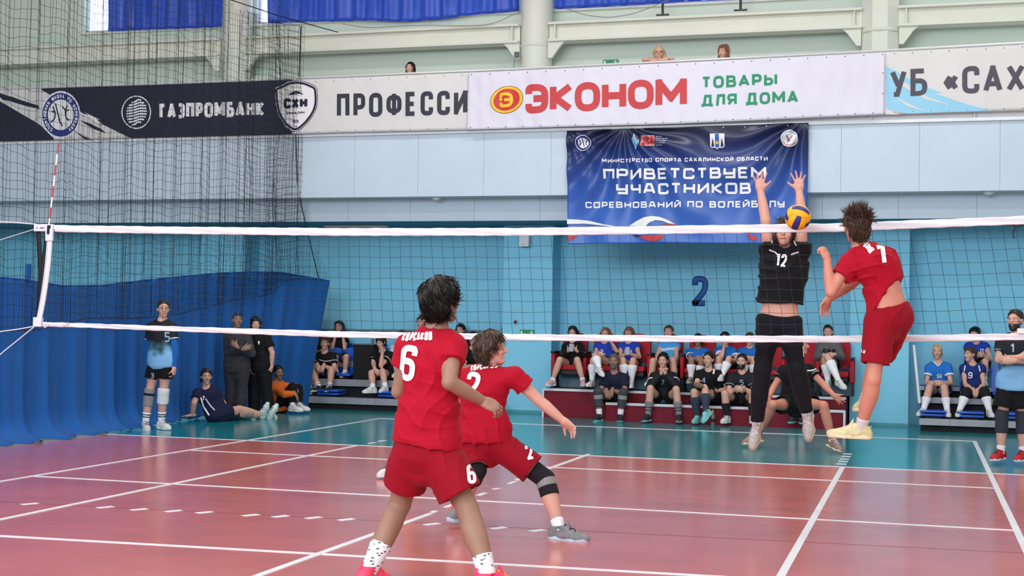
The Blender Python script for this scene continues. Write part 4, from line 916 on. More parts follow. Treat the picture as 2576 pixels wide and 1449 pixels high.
        if style == 'long':
            for k in (-1, 1):
                v.add(limb(q(k*.066, -.03, .03), q(k*.08, -.02, -.16), [.03*s, .034*s, .036*s]), .03*s); v.add(limb(q(k*.08, -.02, -.16), q(k*.088, .035, -.29), [.034*s, .022*s]), .03*s)
        if style == 'bun': v.add(ell(q(0, -.10, .085), M, np.array([.036, .036, .036])*s), .012*s)
        if style == 'tail': v.add(limb(q(0, -.11, .05), q(.03, -.13, -.12), [.028*s, .03*s, .016*s]), .015*s)
        amp = {'curly': .006, 'buzz': .0005, 'crop': .001}.get(style, .0022)
        A = nrm(p.hf*.4+p.hu*.2+p.hr); B = nrm(p.hr*.3-p.hu*.3+p.hf)
        v.warp(lambda X, Y, Z: amp*s*np.sin((X*A[0]+Y*A[1]+Z*A[2])*(95 if style == 'curly' else 190)+2*np.sin((X*B[0]+Y*B[1]+Z*B[2])*38))+amp*.8*s*np.sin((X*B[0]+Y*B[1]+Z*B[2])*70+(Z*p.hu[2])*35))
        p.hair_VF = v.mesh(1); p.hair_o = p.out('hair', p.hair_VF, HAIRM[col]); p.hcol = col
        if p.h > .01 and style not in ('buzz',): p.strands(130 if style != 'crop' else 70, {'crop': .025, 'long': .10, 'bun': .05, 'tail': .06}.get(style, .05), .02 if style != 'curly' else .35, seed=seed+int(abs(p.H[0])*10), r=.0052, jit=.3 if style not in ('curly', 'mop') else .7)
        return p
    def strands(p, n, L=.06, lift=.25, up=0.0, r=.0032, seed=1, crown=(-.02, .125), sweep=(0, 0, 0), jit=.25, col=None, curlf=.0, top=None):
        """locks of hair lying on the hair shape, swept away from the crown"""
        V, F = p.hair_VF; s = p.s; rg = np.random.default_rng(seed); N = np.zeros_like(V); q = np.cross(V[F[:, 2]]-V[F[:, 0]], V[F[:, 3]]-V[F[:, 1]])
        for k in range(4): np.add.at(N, F[:, k], q)
        N /= np.maximum(np.linalg.norm(N, axis=1), 1e-9)[:, None]; cen = V.mean(0)
        if ((V-cen)*N).sum() < 0: N = -N
        cr = p.H+p.hf*crown[0]*s+p.hu*crown[1]*s; sw = p.hr*sweep[0]+p.hf*sweep[1]+p.hu*sweep[2]; mb = MB(p.O)
        pool = np.arange(len(V)) if top is None else np.nonzero(N@p.hu > top)[0]
        for i in rg.choice(pool, min(n, len(pool)), replace=False):
            nn = N[i]; d = V[i]-cr; d = nrm(nrm(d)+sw-p.hu*.25+p.hu*up+rg.normal(0, jit, 3)); d = nrm(d-nn*(d@nn)); Ls = L*s*rg.uniform(.6, 1.35); P = [V[i]-nn*.003]; sd = np.cross(nn, d)*rg.normal(0, .25+curlf)
            K = 4 if p.h < .01 else 3
            for k in range(1, K+1): t = k/K; P.append(V[i]+d*Ls*t+nn*(lift*Ls*t*t*1.6+.0015)-p.hu*Ls*.10*t*t*(1-up)+sd*Ls*t*t+(p.hu*up*Ls*t*t*.8)-nn*Ls*Ls*t*t*4.4*(lift < .3))
            mb.tube(P, [r*1.15, r*1.1, r*.9, r*.6, r*.12] if K == 4 else [r*1.1, r*1.05, r*.7, r*.12], 3, cap=False)
        o = mb.build('hair_locks', HAIRM[col or p.hcol], p.hair_o, True); tag(o, kind='stuff'); return p
    # ---- clothes
    def folds(p, amp, d=None):
        """soft drapes plus sharper diagonal creases"""
        d = nrm(p.Ax*.75+p.U*.55) if d is None else nrm(d); e = nrm(np.cross(d, p.F)); ph = (abs(hash(round(float(p.P[0]), 3))) % 100)/10.
        def fn(X, Y, Z):
            a = (X-p.P[0])*d[0]+(Y-p.P[1])*d[1]+(Z-p.P[2])*d[2]; b = (X-p.P[0])*e[0]+(Y-p.P[1])*e[1]+(Z-p.P[2])*e[2]
            w = a*30+3.0*np.sin(b*7+ph)+1.1*np.sin(b*17+a*6+ph*2); c1 = 1-np.abs(np.sin(w)); c2 = 1-np.abs(np.sin(a*19-b*26+2.4*np.sin(a*9+b*5+ph)))
            m1 = .5+.5*np.sin(b*8+a*3+ph*1.7); m2 = .5+.5*np.sin(a*7-b*5+ph*.6)
            return amp*(.7*np.sin(a*11+b*6+2*np.sin(b*9+ph))-1.5*c1**3*m1**2-1.3*c2**3*m2**2)
        return fn
    def shirt(p, m, hem=-.1, sleeve=.52, ease=.018, name='shirt', amp=.004, hem_plane=None, long=False, h=None, sl_ease=.02, neck=.055, v_neck=0.0, flare=.012, h_lift=None):
        s = p.s; pts = np.array([p.N, p.P-p.Ax*.16*s, *p.S, *p.E]+(p.W if long else [])); v = Vol(pts.min(0)-.24*s, pts.max(0)+.24*s, h or p.h)
        v.add(p.tor(ease, t1=.975), .02)
        if hem < .05:                                                                       # loose skirt of the shirt over the hips
            b = p.P+p.Ax*(hem-.02)*np.linalg.norm(p.N-p.P); v.add(torso(p.P, p.N, p.Uh, p.U, p.F, s, ease+flare, t0=-.2, t1=.35, bow=p.bow, wmul=p.wm, dmul=p.dm), .04)
            for i in range(2): v.add(limb(p.Hp[i], p.Hp[i]+p.Ax*.1, (.098+ease*.5)*s), .05)
        for q in p.shoulder_prims(ease*.6): v.add(q, .05*s)
        ua, fa = p.arm_r()
        if hem_plane is None: v.plane(p.P+p.Ax*hem*np.linalg.norm(p.N-p.P), -p.Ax)
        else: v.plane(*hem_plane)
        for i in range(2):
            if sleeve > 0:
                e = p.S[i]+(p.E[i]-p.S[i])*(1.0 if long else sleeve)
                v.add(limb(p.S[i], e, [ua[0]+sl_ease*.8, ua[1]+sl_ease, (ua[2] if long else ua[1])+sl_ease*(1.0 if long else 1.35)], flat=not long), .028*s)
                if long: v.add(limb(p.E[i], p.E[i]+(p.W[i]-p.E[i])*.97, [fa[0]+sl_ease, fa[1]+sl_ease, fa[2]+sl_ease, fa[3]+sl_ease*.6], flat=True), .015)
        if amp: v.warp(p.folds(amp))
        v.carve(limb(p.N+p.Ax*.02*s, p.N+p.Ax*.02*s+nrm(p.H-p.hu*.07*s-p.N)*.12*s, neck*s+.008)); v.carve(ell(p.N+p.Ax*.045*s+p.F*.055*s, [p.U, p.F, p.Ax], np.array([.06, .06, .055+v_neck])*s))
        VF = v.mesh(1); p.shirt_o = p.out(name, VF, m); p.shirt_bvh = BVHTree.FromPolygons([tuple(x) for x in VF[0]-p.O], [tuple(int(i) for i in x) for x in VF[1]]); return p
    def band(p, a, b, t0, t1, r, m, name, parent=None, h=.006):
        """ring of cloth around a limb between t0 and t1"""
        a = np.asarray(a); b = np.asarray(b); d = b-a; p0, p1 = a+d*t0, a+d*t1; R = max(np.atleast_1d(r)); v = Vol(np.minimum(p0, p1)-R-.03, np.maximum(p0, p1)+R+.03, h)
        v.add(limb(p0-d*.1, p1+d*.0, r, flat=True), 0); v.plane(p0, -d); return p.out(name, v.mesh(1), m, parent)
    def shorts(p, m, hem=.62, ease=.016, name='shorts', top=.12, amp=.004, flare=.03, h=None, crotch=0):
        s = p.s; pts = np.array([p.P+p.Ax*.12*s, *p.Hp, *p.K]); v = Vol(pts.min(0)-.22*s, pts.max(0)+.22*s, h or p.h); v.add(torso(p.P, p.N, p.Uh, p.U, p.F, s, ease, t0=-.24, t1=.3, bow=p.bow, wmul=p.wm, dmul=p.dm), .03); th, _ = p.leg_r()
        v.plane(p.P+p.Ax*top*np.linalg.norm(p.N-p.P), p.Ax)
        for i in range(2):
            hm = hem if np.isscalar(hem) else hem[i]; e = p.Hp[i]+(p.K[i]-p.Hp[i])*hm
            v.add(limb(p.Hp[i], e, [th[0]+ease+.004, th[1]+ease+flare*.5, th[2]+ease+flare], flat=True), .04*s)
        if amp: v.warp(p.folds(amp, p.Uh*.8+p.Ax*.5))
        for i in range(2):
            hm = hem if np.isscalar(hem) else hem[i]; d = nrm(p.K[i]-p.Hp[i]); e = p.Hp[i]+(p.K[i]-p.Hp[i])*hm; v.carve(limb(e-d*.02, e+d*.06, th[2]+ease+flare-.02))
        VF = v.mesh(1); p.shorts_o = p.out(name, VF, m); p.shorts_bvh = BVHTree.FromPolygons([tuple(x) for x in VF[0]-p.O], [tuple(int(i) for i in x) for x in VF[1]]); return p
    def trousers(p, m, ease=.014, name='trousers', top=.14, end=.95, amp=.004, loose=.0, h=None):
        s = p.s; pts = np.array([p.P+p.Ax*.14*s, *p.Hp, *p.K, *p.A]); v = Vol(pts.min(0)-.2*s, pts.max(0)+.2*s, h or p.h); v.add(torso(p.P, p.N, p.Uh, p.U, p.F, s, ease, t0=-.24, t1=.3, bow=p.bow, wmul=p.wm, dmul=p.dm), .03); th, sh = p.leg_r()
        v.plane(p.P+p.Ax*top*np.linalg.norm(p.N-p.P), p.Ax)
        for i in range(2):
            v.add(limb(p.Hp[i], p.K[i], [x+ease+loose*.5 for x in th]), .04*s); v.add(limb(p.K[i], p.K[i]+(p.A[i]-p.K[i])*end, [x+ease+loose*(.5+.5*k/4) for k, x in enumerate(sh)], flat=True), .02*s)
        if amp: v.warp(p.folds(amp, p.Ax*.9+p.Uh*.3))
        VF = v.mesh(1); p.shorts_o = p.out(name, VF, m); p.shorts_bvh = BVHTree.FromPolygons([tuple(x) for x in VF[0]-p.O], [tuple(int(i) for i in x) for x in VF[1]]); return p
    def sock(p, i, m, up=.3, stripes=None, sm=None, ease=.006):
        _, sh = p.leg_r(); a, b = p.A[i], p.K[i]; q = np.linspace(-.15, up, 8); rr = [float(np.interp(1-min(max(t, 0), 1), np.linspace(0, 1, 5), sh))+ease*(.2 if t < 0 else 1)+.017*math.exp(-((t-.70)/.24)**2) for t in q]
        o = p.band(a, b, -.05, up, rr, m, 'sock', h=min(p.h, .011))
        for t in (stripes or []): p.band(a, b, t, t+.035, float(np.interp(1-t, np.linspace(0, 1, 5), sh))+ease+.006, sm, 'sock_stripe', o, .006)
        return p
    def pad(p, i, m, t0=.80, t1=.28, parts=None, ease=.012):
        """knee pad: from t0 of the thigh to t1 of the shin"""
        th, sh = p.leg_r(); v = Vol(np.minimum(np.minimum(p.Hp[i], p.K[i]), p.A[i])-.12, np.maximum(np.maximum(p.Hp[i], p.K[i]), p.A[i])+.12, min(p.h, .009))
        a = p.K[i]+(p.Hp[i]-p.K[i])*(1-t0); b = p.K[i]+(p.A[i]-p.K[i])*t1; v.add(limb(p.K[i], a, [th[4]+ease+.004, th[3]+ease], flat=True), .0); v.add(limb(p.K[i], b, [sh[0]+ease+.004, sh[1]+ease], flat=True), .012)
        return p.out('knee_pad', v.mesh(1), m)
    def shoe(p, i, m, sole, lace=None, L=.285, h=None, accent=None, tongue=None):
        s = p.s; A = p.A[i]; t = p.toe[i]; dn = nrm(p.A[i]-p.K[i]); dn = np.array([0, 0, -1.0]) if abs(t[2]) < .25 else dn; dn = nrm(dn-t*(dn@t)); sd = np.cross(t, dn); L = L*s; hh = h or min(p.h, .0115)
        q = lambda a, b, c=0.0: A+t*a*s+dn*b*s+sd*c*s
        fl = q(0, .080); tl = L/s-.090; heel = q(-.048, .044); tip = q(tl, .058); pts = np.array([A, heel, tip]); v = Vol(pts.min(0)-.12*s, pts.max(0)+.12*s, hh)
        v.add(limb(heel, q(.06, .044), [.038*s, .038*s]), 0); v.add(limb(q(.03, .046), q(.135, .054), [.040*s, .047*s]), .02*s); v.add(limb(q(.13, .056), tip, [.047*s, .043*s, .033*s]), .02*s)
        v.add(limb(q(-.008, -.032), heel, [.051*s, .042*s]), .015*s); v.add(limb(q(.006, -.026), q(.125, .042), [.041*s, .037*s, .032*s]), .015*s)
        v.plane(fl, dn); v.plane(q(0, -.026), nrm(-dn-t*.18)); v.carve(limb(q(0, -.09), q(.004, -.016), .040*s)); VF = v.mesh(1); up = p.out('shoe', VF, m)
        w = Vol(pts.min(0)-.12*s, pts.max(0)+.12*s, min(hh, .0095)); w.add(limb(q(-.042, .070), q(.125, .078), [.043*s, .040*s, .049*s]), 0); w.add(limb(q(.125, .078), q(tl-.004, .064), [.050*s, .046*s, .035*s]), .02*s); w.add(limb(q(-.062, .054), q(-.03, .066), [.030*s, .036*s]), .015*s); w.plane(q(0, .089), dn); w.plane(q(-.05, .045), nrm(-dn-t*.15)); p.out('sole', w.mesh(1), sole, up)
        if lace is not None or accent is not None:
            bv = BVHTree.FromPolygons([tuple(x) for x in VF[0]], [tuple(int(k) for k in x) for x in VF[1]])
            def hit_(o, d): r = bv.ray_cast(Vector(o), Vector(d)); return None if r[0] is None else np.array(r[0])
        if lace is not None:
            mb = MB(p.O)
            for k in range(5):
                Q = [hit_(q(.045+.021*k+.010*sg*(c/.026)*(1 if k % 2 else -1), -.12, c), dn) for c in np.linspace(-.026, .026, 7) for sg in (1,)]
                Q = [x-dn*.003*s for x in Q if x is not None]
                if len(Q) > 3: mb.tube(Q, .0036*s, 5)
            if mb.V: mb.build('lace', lace, up, True)
        if accent is not None:
            x = hit_(q(-.22, -.012), t)
            if x is not None: mb = MB(p.O); mb.tube([x+dn*.012*s, x-t*.010*s-dn*.008*s, x-dn*.030*s], .0075*s, 6); mb.build('pull_tab', accent, up, True)
        if tongue is not None:
            w = Vol(A-.12*s, A+.14*s, .006); w.add(limb(q(.050, -.052), q(.085, .012), [.020*s, .024*s]), 0); w.carve(limb(q(.02, -.07), q(.05, .012), .034*s)); p.out('tongue', w.mesh(1), tongue, up)
        return p
    def decal(p, txt, px, w, h, m, bvh='shirt', rot=0.0, wt=.22, rad=.28, slant=0.0, name='number', right=None, up=None, d=None, parent=None, off=.0065):
        """lettering laid on the cloth: a flat line of text pressed along d onto the garment"""
        bv = {'shirt': getattr(p, 'shirt_bvh', None), 'shorts': getattr(p, 'shorts_bvh', None)}[bvh]; par = parent or {'shirt': getattr(p, 'shirt_o', None), 'shorts': getattr(p, 'shorts_o', None)}[bvh]
        c = at(px[0], px[1], p.Y+(px[2] if len(px) > 2 else 0)); up = nrm(p.Ax if up is None else up); right = p.U if right is None else nrm(right); right = nrm(right-up*(right@up)); d = nrm(np.cross(right, up))*-1 if d is None else (nrm(c-CAM) if isinstance(d, str) else nrm(d))
        cr, sr = math.cos(rot), math.sin(rot); r2 = right*cr+up*sr; u2 = up*cr-right*sr; V2, F2 = lay_text(txt, w, h, wt, rad, step=.010, slant=slant, nc=5); P = []; lay = list(LAY)
        for (x, y), ly in zip(V2, lay):
            q = c+r2*(x-w/2)+u2*(y-h/2)-d*.6; hcast = bv.ray_cast(Vector(q-p.O), Vector(d)); P.append(np.array(hcast[0])-d*(off+.0012*ly) if hcast[0] is not None else None)
        ok = [f for f in F2 if all(P[i] is not None for i in f) and max(np.linalg.norm(P[f[0]]-P[i]) for i in f) < .06]
        if not ok: return p
        V3 = np.array([q if q is not None else np.zeros(3) for q in P]); me = mesh_np(name, V3, np.array(ok)); bm = bmesh.new(); bm.from_mesh(me); bmesh.ops.delete(bm, geom=[v for v in bm.verts if not v.link_faces], context='VERTS'); bm.to_mesh(me); bm.free(); o = link(name, me, m, par)
        return p
# ================================================================== PEOPLE
C = lambda n, c, **k: mat('cloth_'+n, c, .8, .06, 12, (.12), 90, sheen=.03, spec=.2, **k)
JRED, JREDD = C('red_jersey', (164, 2, 34)), C('red_shorts', (142, 2, 28))  # shorts darker than the jersey: shading below the hem put into the colour
KBLACK, KNAVY, KBLK2 = C('black_kit', (17, 17, 21)), C('navy_kit', (24, 30, 62)), C('black_leggings', (17, 18, 25))
KBLUE, KROYAL, KPALE = C('blue_kit', (36, 110, 196)), C('royal_kit', (34, 62, 170)), C('pale_blue_vest', (74, 160, 222))
GREY, CHAR, ORNG = C('grey_sweat', (92, 92, 96)), C('charcoal_tracksuit', (54, 54, 60)), C('orange_sweat', (224, 106, 34))
WSOCK, BSOCK, GSOCK, DSOCK = C('white_sock', (232, 232, 238)), C('black_sock', (30, 30, 36)), C('grey_sock', (130, 130, 136)), C('navy_sock', (52, 62, 80))
PADW, PADB, PADG = C('white_pad', (214, 216, 220)), C('black_pad', (28, 28, 32)), C('grey_pad', (136, 134, 134))
NUM = mat('white_print', (236, 234, 238), .55, .03); NUMG = mat('pale_print', (150, 176, 200), .55, .03); BSLV = C('blue_sleeve', (22, 92, 170))
S = lambda n, c: mat('shoe_'+n, c, .55, .15, 30, .1, 120)
SWH, SBK, SPK, SGR, SBE, SRD, STQ, SBR, SLG = S('white', (214, 212, 212)), S('black', (38, 38, 44)), S('pink', (236, 66, 104)), S('grey', (122, 122, 124)), S('beige', (206, 196, 150)), S('red', (190, 28, 42)), S('turquoise', (120, 186, 190)), S('brown', (142, 116, 104)), S('dusty_pink', (172, 160, 156))
SOW, SOBL, SOTQ, SOOR, SOBE = S('sole_white', (224, 226, 232)), S('sole_blue_grey', (176, 190, 208)), S('sole_mint', (130, 205, 200)), S('sole_orange', (240, 140, 60)), S('sole_cream', (226, 212, 172))
PRINT = ramp_mat('black_blue_splash_print', [(0, (120, 176, 220)), (.42, (110, 165, 205)), (.52, (52, 100, 120)), (.62, (22, 30, 38)), (1, (20, 22, 28))], 'Z', 0, 1, .7)
def splash(name, lo, hi, flip=False, n=7): return ramp_mat('splash_'+name, [(0, (132, 186, 230)), (.36, (118, 172, 216)), (.48, (58, 104, 124)), (.58, (24, 32, 40)), (1, (20, 22, 28))], 'Z', lo, hi, .75, n, .28)
def sleeve_bands(p, m, t=.44, name='sleeve_trim', w=.07, sl=.52):
    ua, _ = p.arm_r()
    for i in range(2): p.band(p.S[i], p.E[i], t, t+w, ua[1]+.020*1.2+.006, m, name, p.shirt_o, .008)
Z = np.array([0, 0, 1.0]); XX = np.array([1.0, 0, 0]); YY = np.array([0, 1.0, 0])

# ---- red number 6, nearest, seen from behind
p = Person('tall dark-haired player in red number 6, nearest the camera, seen from behind', -3.8, (1112, 762), (1098, 832), [(1028, 872), (1140, 874)], [(1042, 1128), (1098, 1130)], [(1006, 1268, .12), (1176, 1280, .0)], [(929, 1434, -.12), (1228, 1450, -.12)],
    [(1052, 1012, .32), (1216, 1010, .06)], [(1003, 985, .04), (1130, 962, -.14)], face=150, tilt=8, s=1.05, toe=(165, 125), tpitch=(-10, -4), skin='tan', h=.0095, away=True, wm=.93, lm=1.12, hd=.0055,
    hands=[{}, dict(D=XX*.95-Z*.42+YY*.1, T=YY*.7+Z*.6, curl=1.05)])
p.hair('short', 'black', .034, fringe=.006, back=-.085, seed=1, h=.006).strands(1300, .062, .0, seed=2, sweep=(.5, .1, 0), r=.0040, jit=.08)
p.shirt(JRED, hem=.035, sleeve=.42, ease=.02, h=.0085, amp=.009, flare=.026, sl_ease=.022, neck=.062)
p.shorts(JREDD, hem=(.67, .75), ease=.014, flare=.034, h=.0085, amp=.006)
SPAT = mat('cloth_patterned_sock', (226, 226, 230), .8, .05)
nt = SPAT.node_tree; w = nt.nodes.new('ShaderNodeTexVoronoi'); w.inputs['Scale'].default_value = 44; tcn = nt.nodes['Texture Coordinate']; mp = nt.nodes.new('ShaderNodeMapping'); mp.inputs['Scale'].default_value = (.6, .6, 1.5); nt.links.new(tcn.outputs['Object'], mp.inputs[0]); nt.links.new(mp.outputs[0], w.inputs['Vector'])
rr = nt.nodes.new('ShaderNodeValToRGB'); rr.color_ramp.interpolation = 'CONSTANT'; rr.color_ramp.elements[0].color = (.02, .02, .03, 1); rr.color_ramp.elements[1].position = .26; rr.color_ramp.elements[1].color = (.74, .74, .77, 1); nt.links.new(w.outputs['Distance'], rr.inputs[0]); nt.links.new(rr.outputs[0], nt.nodes['Principled BSDF'].inputs['Base Color'])
for i in range(2): p.sock(i, SPAT, (.38, .30)[i]).shoe(i, SPK, SOOR, SOOR, accent=SPK, h=.006, tongue=SPK)
p.decal('6', (1043, 912), .118, .215, NUM, rot=-.06, wt=.175, rad=.3)
p.decal('КОРСАКОВ', (1062, 846), .205, .052, NUM, rot=.14, wt=.24, rad=.3, name='team_name')
p.decal('6', (1186, 1192, -.1), .055, .115, NUM, 'shorts', rot=.12, wt=.18, rad=.3, d='v', right=XX, up=Z)
p6 = p
# ---- red number 2
p = Person('brown-haired player in red number 2 lunging with one arm reaching down to the right', -1.75, (1238, 880), (1220, 926), [(1172, 950, -.02), (1292, 946)], [(1186, 1118), (1248, 1112)], [(1200, 1182, -.05), (1372, 1205, .05)], [(1152, 1288, .15), (1407, 1330, -.06)],
    [(1158, 1062, .3), (1416, 1058, .1)], [(1166, 1030, .12), (1352, 1004, .06)], face=108, tilt=8, s=1.0, toe=(150, 78), tpitch=(-14, 0), skin='pink', h=.0092, away=True, hd=.0055,
    hands=[dict(D=XX*.1-YY*.2+Z*.9, T=XX*.8, curl=.9), dict(D=XX*.8-Z*.62+YY*.1, T=YY*.4-Z*.5-XX*.3, curl=.55, spread=.18)])
p.hair('short', 'brown', .026, fringe=-.004, back=-.105, seed=4, h=.006).strands(1000, .075, .04, seed=3, sweep=(.1, .15, 0), r=.0036, jit=.26)
p.shirt(JRED, hem=.03, sleeve=.48, ease=.02, flare=.02, h=.0085, amp=.009, sl_ease=.02)
p.shorts(JREDD, hem=(.78, .74), ease=.015, flare=.026, h=.0085, amp=.007)
p.pad(1, PADB, .74, .34); th, sh = p.leg_r(); p.band(p.K[1], p.A[1], .0, .17, [sh[0]+.019, sh[1]+.016], PADG, 'pad_band'); p.pad(0, PADB, .8, .25)
for i in range(2): p.sock(i, WSOCK, .2).shoe(i, SGR, SOBL, SBK, accent=S('coral', (244, 110, 110)), h=.006, L=.30, tongue=SGR)
p.decal('2', (1199, 968), .11, .20, NUM, rot=-.14, wt=.175); p.decal('КОРСАКОВ', (1222, 921), .20, .045, NUM, rot=.16, wt=.24, name='team_name')
p.decal('2', (1332, 1136, -.1), .055, .115, NUM, 'shorts', rot=.25, wt=.17, d='v', right=XX, up=Z)
# ---- opponent hidden behind number 6
p = Person('black-kitted opponent almost hidden behind the red number 6 beyond the net', 1.35, (1085, 800), (1085, 838), [(1050, 855), (1122, 855)], [(1062, 990), (1108, 990)], [(1030, 1090, -.1), (1150, 1085, -.1)], [(988, 1176), (1165, 1180)], [(1070, 960, -.3), (1148, 1042, -.15)], [(1042, 930, -.1), (1140, 985, 0)],
    face=0, s=1.0, toe=(-20, 20), hands=[{}, dict(D=Z*.9+XX*.3, T=-XX, curl=.6)])
p.features(brows='dark').hair('short', 'dark').shirt(KBLACK, -.1).shorts(KBLACK, .7)
for i in range(2): p.sock(i, WSOCK, .3).shoe(i, SWH, SOW, SBK)
p.pad(1, PADB, .82, .25)
# ---- blocker number 12
p = Person('blocker in black number 12 jumping behind the net with both arms raised', .55, (1975, 590), (1975, 632, .03), [(1934, 629), (2014, 629)], [(1934, 812), (1984, 812)], [(1918, 930, -.05), (2006, 928, -.05)], [(1905, 1062, .05), (2030, 1040, .05)],
    [(1913, 478), (2010, 478)], [(1926, 556, -.05), (2018, 552, -.05)], face=-5, tilt=14, s=1.02, toe=(-8, 4), tpitch=(-46, -44), skin='pink', h=.0095, hd=.0055,
    hands=[dict(D=Z*.98-XX*.06, T=XX*.9+Z*.2, curl=.18, spread=.33, th=1.3, h=.0045), dict(D=Z*.98-XX*.03, T=-XX*.9+Z*.2, curl=.18, spread=.33, th=1.3, h=.0045)])
p.features(brows='brown').hair('mop', 'brown', .026, seed=7).strands(350, .08, .15, seed=8, r=.004, jit=.5, sweep=(0, .3, 0))
L = np.linalg.norm(p.N-p.P)
p.shirt(KBLACK, hem=.27, sleeve=.22, ease=.047, h=.0085, amp=.011, sl_ease=.026, v_neck=.03)
p.trousers(KBLK2, ease=.012, end=.97, h=.0085, amp=.005, loose=.006, top=.075)
for i in range(2): p.sock(i, WSOCK, .2).shoe(i, SLG, SOBE, SWH, h=.007, L=.315, tongue=SLG)
p.decal('12', (1966, 655), .09, .11, NUM, rot=-.1, wt=.17, d='v', up=Z, right=XX); p.decal('12', (1890, 886), .07, .115, NUM, 'shorts', wt=.17, d='v', up=Z, right=XX); p.decal('12', (2019, 884), .05, .1, NUM, 'shorts', wt=.17, d=nrm(YY-XX*.4), up=Z, right=nrm(XX+YY*.4))
def piping(p, pts, w=.012, m=NUM, name='piping', bvh='shirt'):
    """thin printed line pressed onto the shirt front through pixels"""
    bv = p.shirt_bvh if bvh == 'shirt' else p.shorts_bvh; Q = []
    for (x0, y0), (x1, y1) in zip(pts[:-1], pts[1:]):
        for t in np.linspace(0, 1, 8):
            c = at(x0+(x1-x0)*t, y0+(y1-y0)*t, p.Y); d = nrm(c-CAM); h = bv.ray_cast(Vector(c-d*.7-p.O), Vector(d))
            if h[0] is not None: Q.append(np.array(h[0])+np.array(h[1])*.003)
    if len(Q) > 3: MB().tube(Q, w/2, 4).build(name, m, p.shirt_o if bvh == 'shirt' else p.shorts_o)
piping(p, [(1935, 629), (1950, 634), (1958, 644)]); piping(p, [(1990, 641), (2000, 637), (2010, 634)]); piping(p, [(1941, 612), (1944, 600)]); piping(p, [(2003, 618), (1997, 606)])
# ---- jumping attacker in red
p = Person('attacker in red jumping in front of the net, tousled hair, shirt riding up his back', -.5, (2153, 572), (2168, 624), [(2136, 660, -.06), (2214, 652, .08)], [(2212, 812, -.05), (2262, 800, .08)], [(2197, 955, -.1), (2196, 930, .32)], [(2166, 1076, 0), (2178, 1006, .5)],
    [(2080, 650, -.1), (2084, 752, .2)], [(2090, 735, -.14), (2140, 716, .26)], face=215, tilt=4, s=1.0, toe=(-80, -158), tpitch=(2, -6), skin='flush', h=.0095, away=True, hd=.0055,
    hands=[dict(D=Z*.85-XX*.35, T=XX*.5+YY*.6, curl=2.0), dict(D=-Z*.85-XX*.3, T=-YY*.5-XX*.5, curl=.4, spread=.2)], bow=np.array([.055, .01, .0]))
p.hair('short', 'brown', .026, fringe=-.002, back=-.115, seed=9, h=.006).strands(1000, .06, .04, seed=5, r=.0034, jit=.25).strands(420, .062, .32, up=.35, seed=6, r=.0034, jit=.5, crown=(.02, .05), top=.25, sweep=(0, -.2, 0))
hA, hB = at(2208, 778, -.5), at(2279, 673, -.5); hn = nrm(np.cross(hB-hA, YY+XX*.2)); hn = hn if hn[2] < 0 else -hn
p.shirt(JRED, hem=.30, sleeve=.46, ease=.026, h=.008, amp=.012, sl_ease=.026, hem_plane=((hA+hB)/2, hn))
p.shorts(JREDD, hem=(.72, .7), ease=.02, flare=.012, h=.008, amp=.006, top=.16)
for i in range(2): p.sock(i, C('pale_sock', (206, 196, 196)), .2).shoe(i, SBE, SOBE, SWH if i == 0 else None, h=.0065, L=.32, accent=STQ if i == 0 else None, tongue=SBE)
p.decal('7', (2220, 640), .075, .16, NUM, rot=.35, wt=.2, d='v', up=Z, right=XX); p.decal('КОРСАКОВ', (2180, 617), .13, .05, NUM, rot=-.85, wt=.24, name='team_name', d='v', up=Z, right=XX)
p.decal('САХ', (2168, 882), .07, .03, NUM, 'shorts', rot=-.25, wt=.24, d=nrm(YY), up=Z, right=XX, name='shorts_print')
# ---- crouching team mate behind the blocker
p = Person('team mate in black with white sleeve trim crouching arms out behind the blocker', 6.6, (2014, 868, -.1), (2002, 915, -.06), [(1968, 932), (2040, 930)], [(1986, 1018), (2022, 1016)], [(1944, 1018, -.35), (2072, 1020, -.4)], [(1905, 1096, -.05), (2093, 1108, -.35)],
    [(1932, 1002, -.25), (2098, 995, -.3)], [(1950, 968, -.05), (2066, 962, -.08)], face=75, s=1.02, toe=(-60, 40), tpitch=(-8, -12), skin='flush', h=.0140, hands=[dict(D=-Z+XX*.05, T=XX, curl=.3, spread=.25), dict(D=XX*.75-Z*.55, T=Z*.8, curl=.25, spread=.25)])
p.features(brows='brown').hair('short', 'brown', .02).shirt(KBLACK, -.05, amp=.006, sleeve=.55).shorts(KBLACK, .5)
sleeve_bands(p, NUM, .38, w=.05); piping(p, [(2020, 934), (2045, 932), (2062, 924)], .02)
for i in range(2): p.sock(i, WSOCK, .06).shoe(i, SBR, SOBE, SWH)

# ---- standing and sitting along the blue curtain
SPL7 = splash('tall', .72, 1.55)
p = Person('tall man in black and pale blue kit with blue arm sleeves standing by the curtain', 5.45, (411, 778), (408, 808), [(381, 824, -.05), (432, 825, .03)], [(394, 912), (420, 912)], [(376, 986, -.03), (411, 986)], [(366, 1066, -.05), (406, 1063, .05)], [(385, 930, -.08), (438, 926, -.03)], [(376, 882), (440, 882)], face=38, s=1.04, toe=(40, 62), skin='light', h=.0140, hands=[dict(D=-Z*.9+XX*.3, T=XX, curl=.5), dict(D=-Z, T=-YY, curl=.9)])
p.features(glasses=True).hair('crop', 'dark', .012, back=-.06).shirt(SPL7, -.16, ease=.02, sleeve=.5)
sleeve_bands(p, NUM, .46, w=.05)
for i in range(2): ua, fa = p.arm_r(); v = p.band(p.S[i], p.E[i], .4, 1.0, [ua[1]+.008, ua[3]+.008], BSLV, 'arm_sleeve'); p.band(p.E[i], p.W[i], -.03, .93, [x+.007 for x in fa], BSLV, 'arm_sleeve')
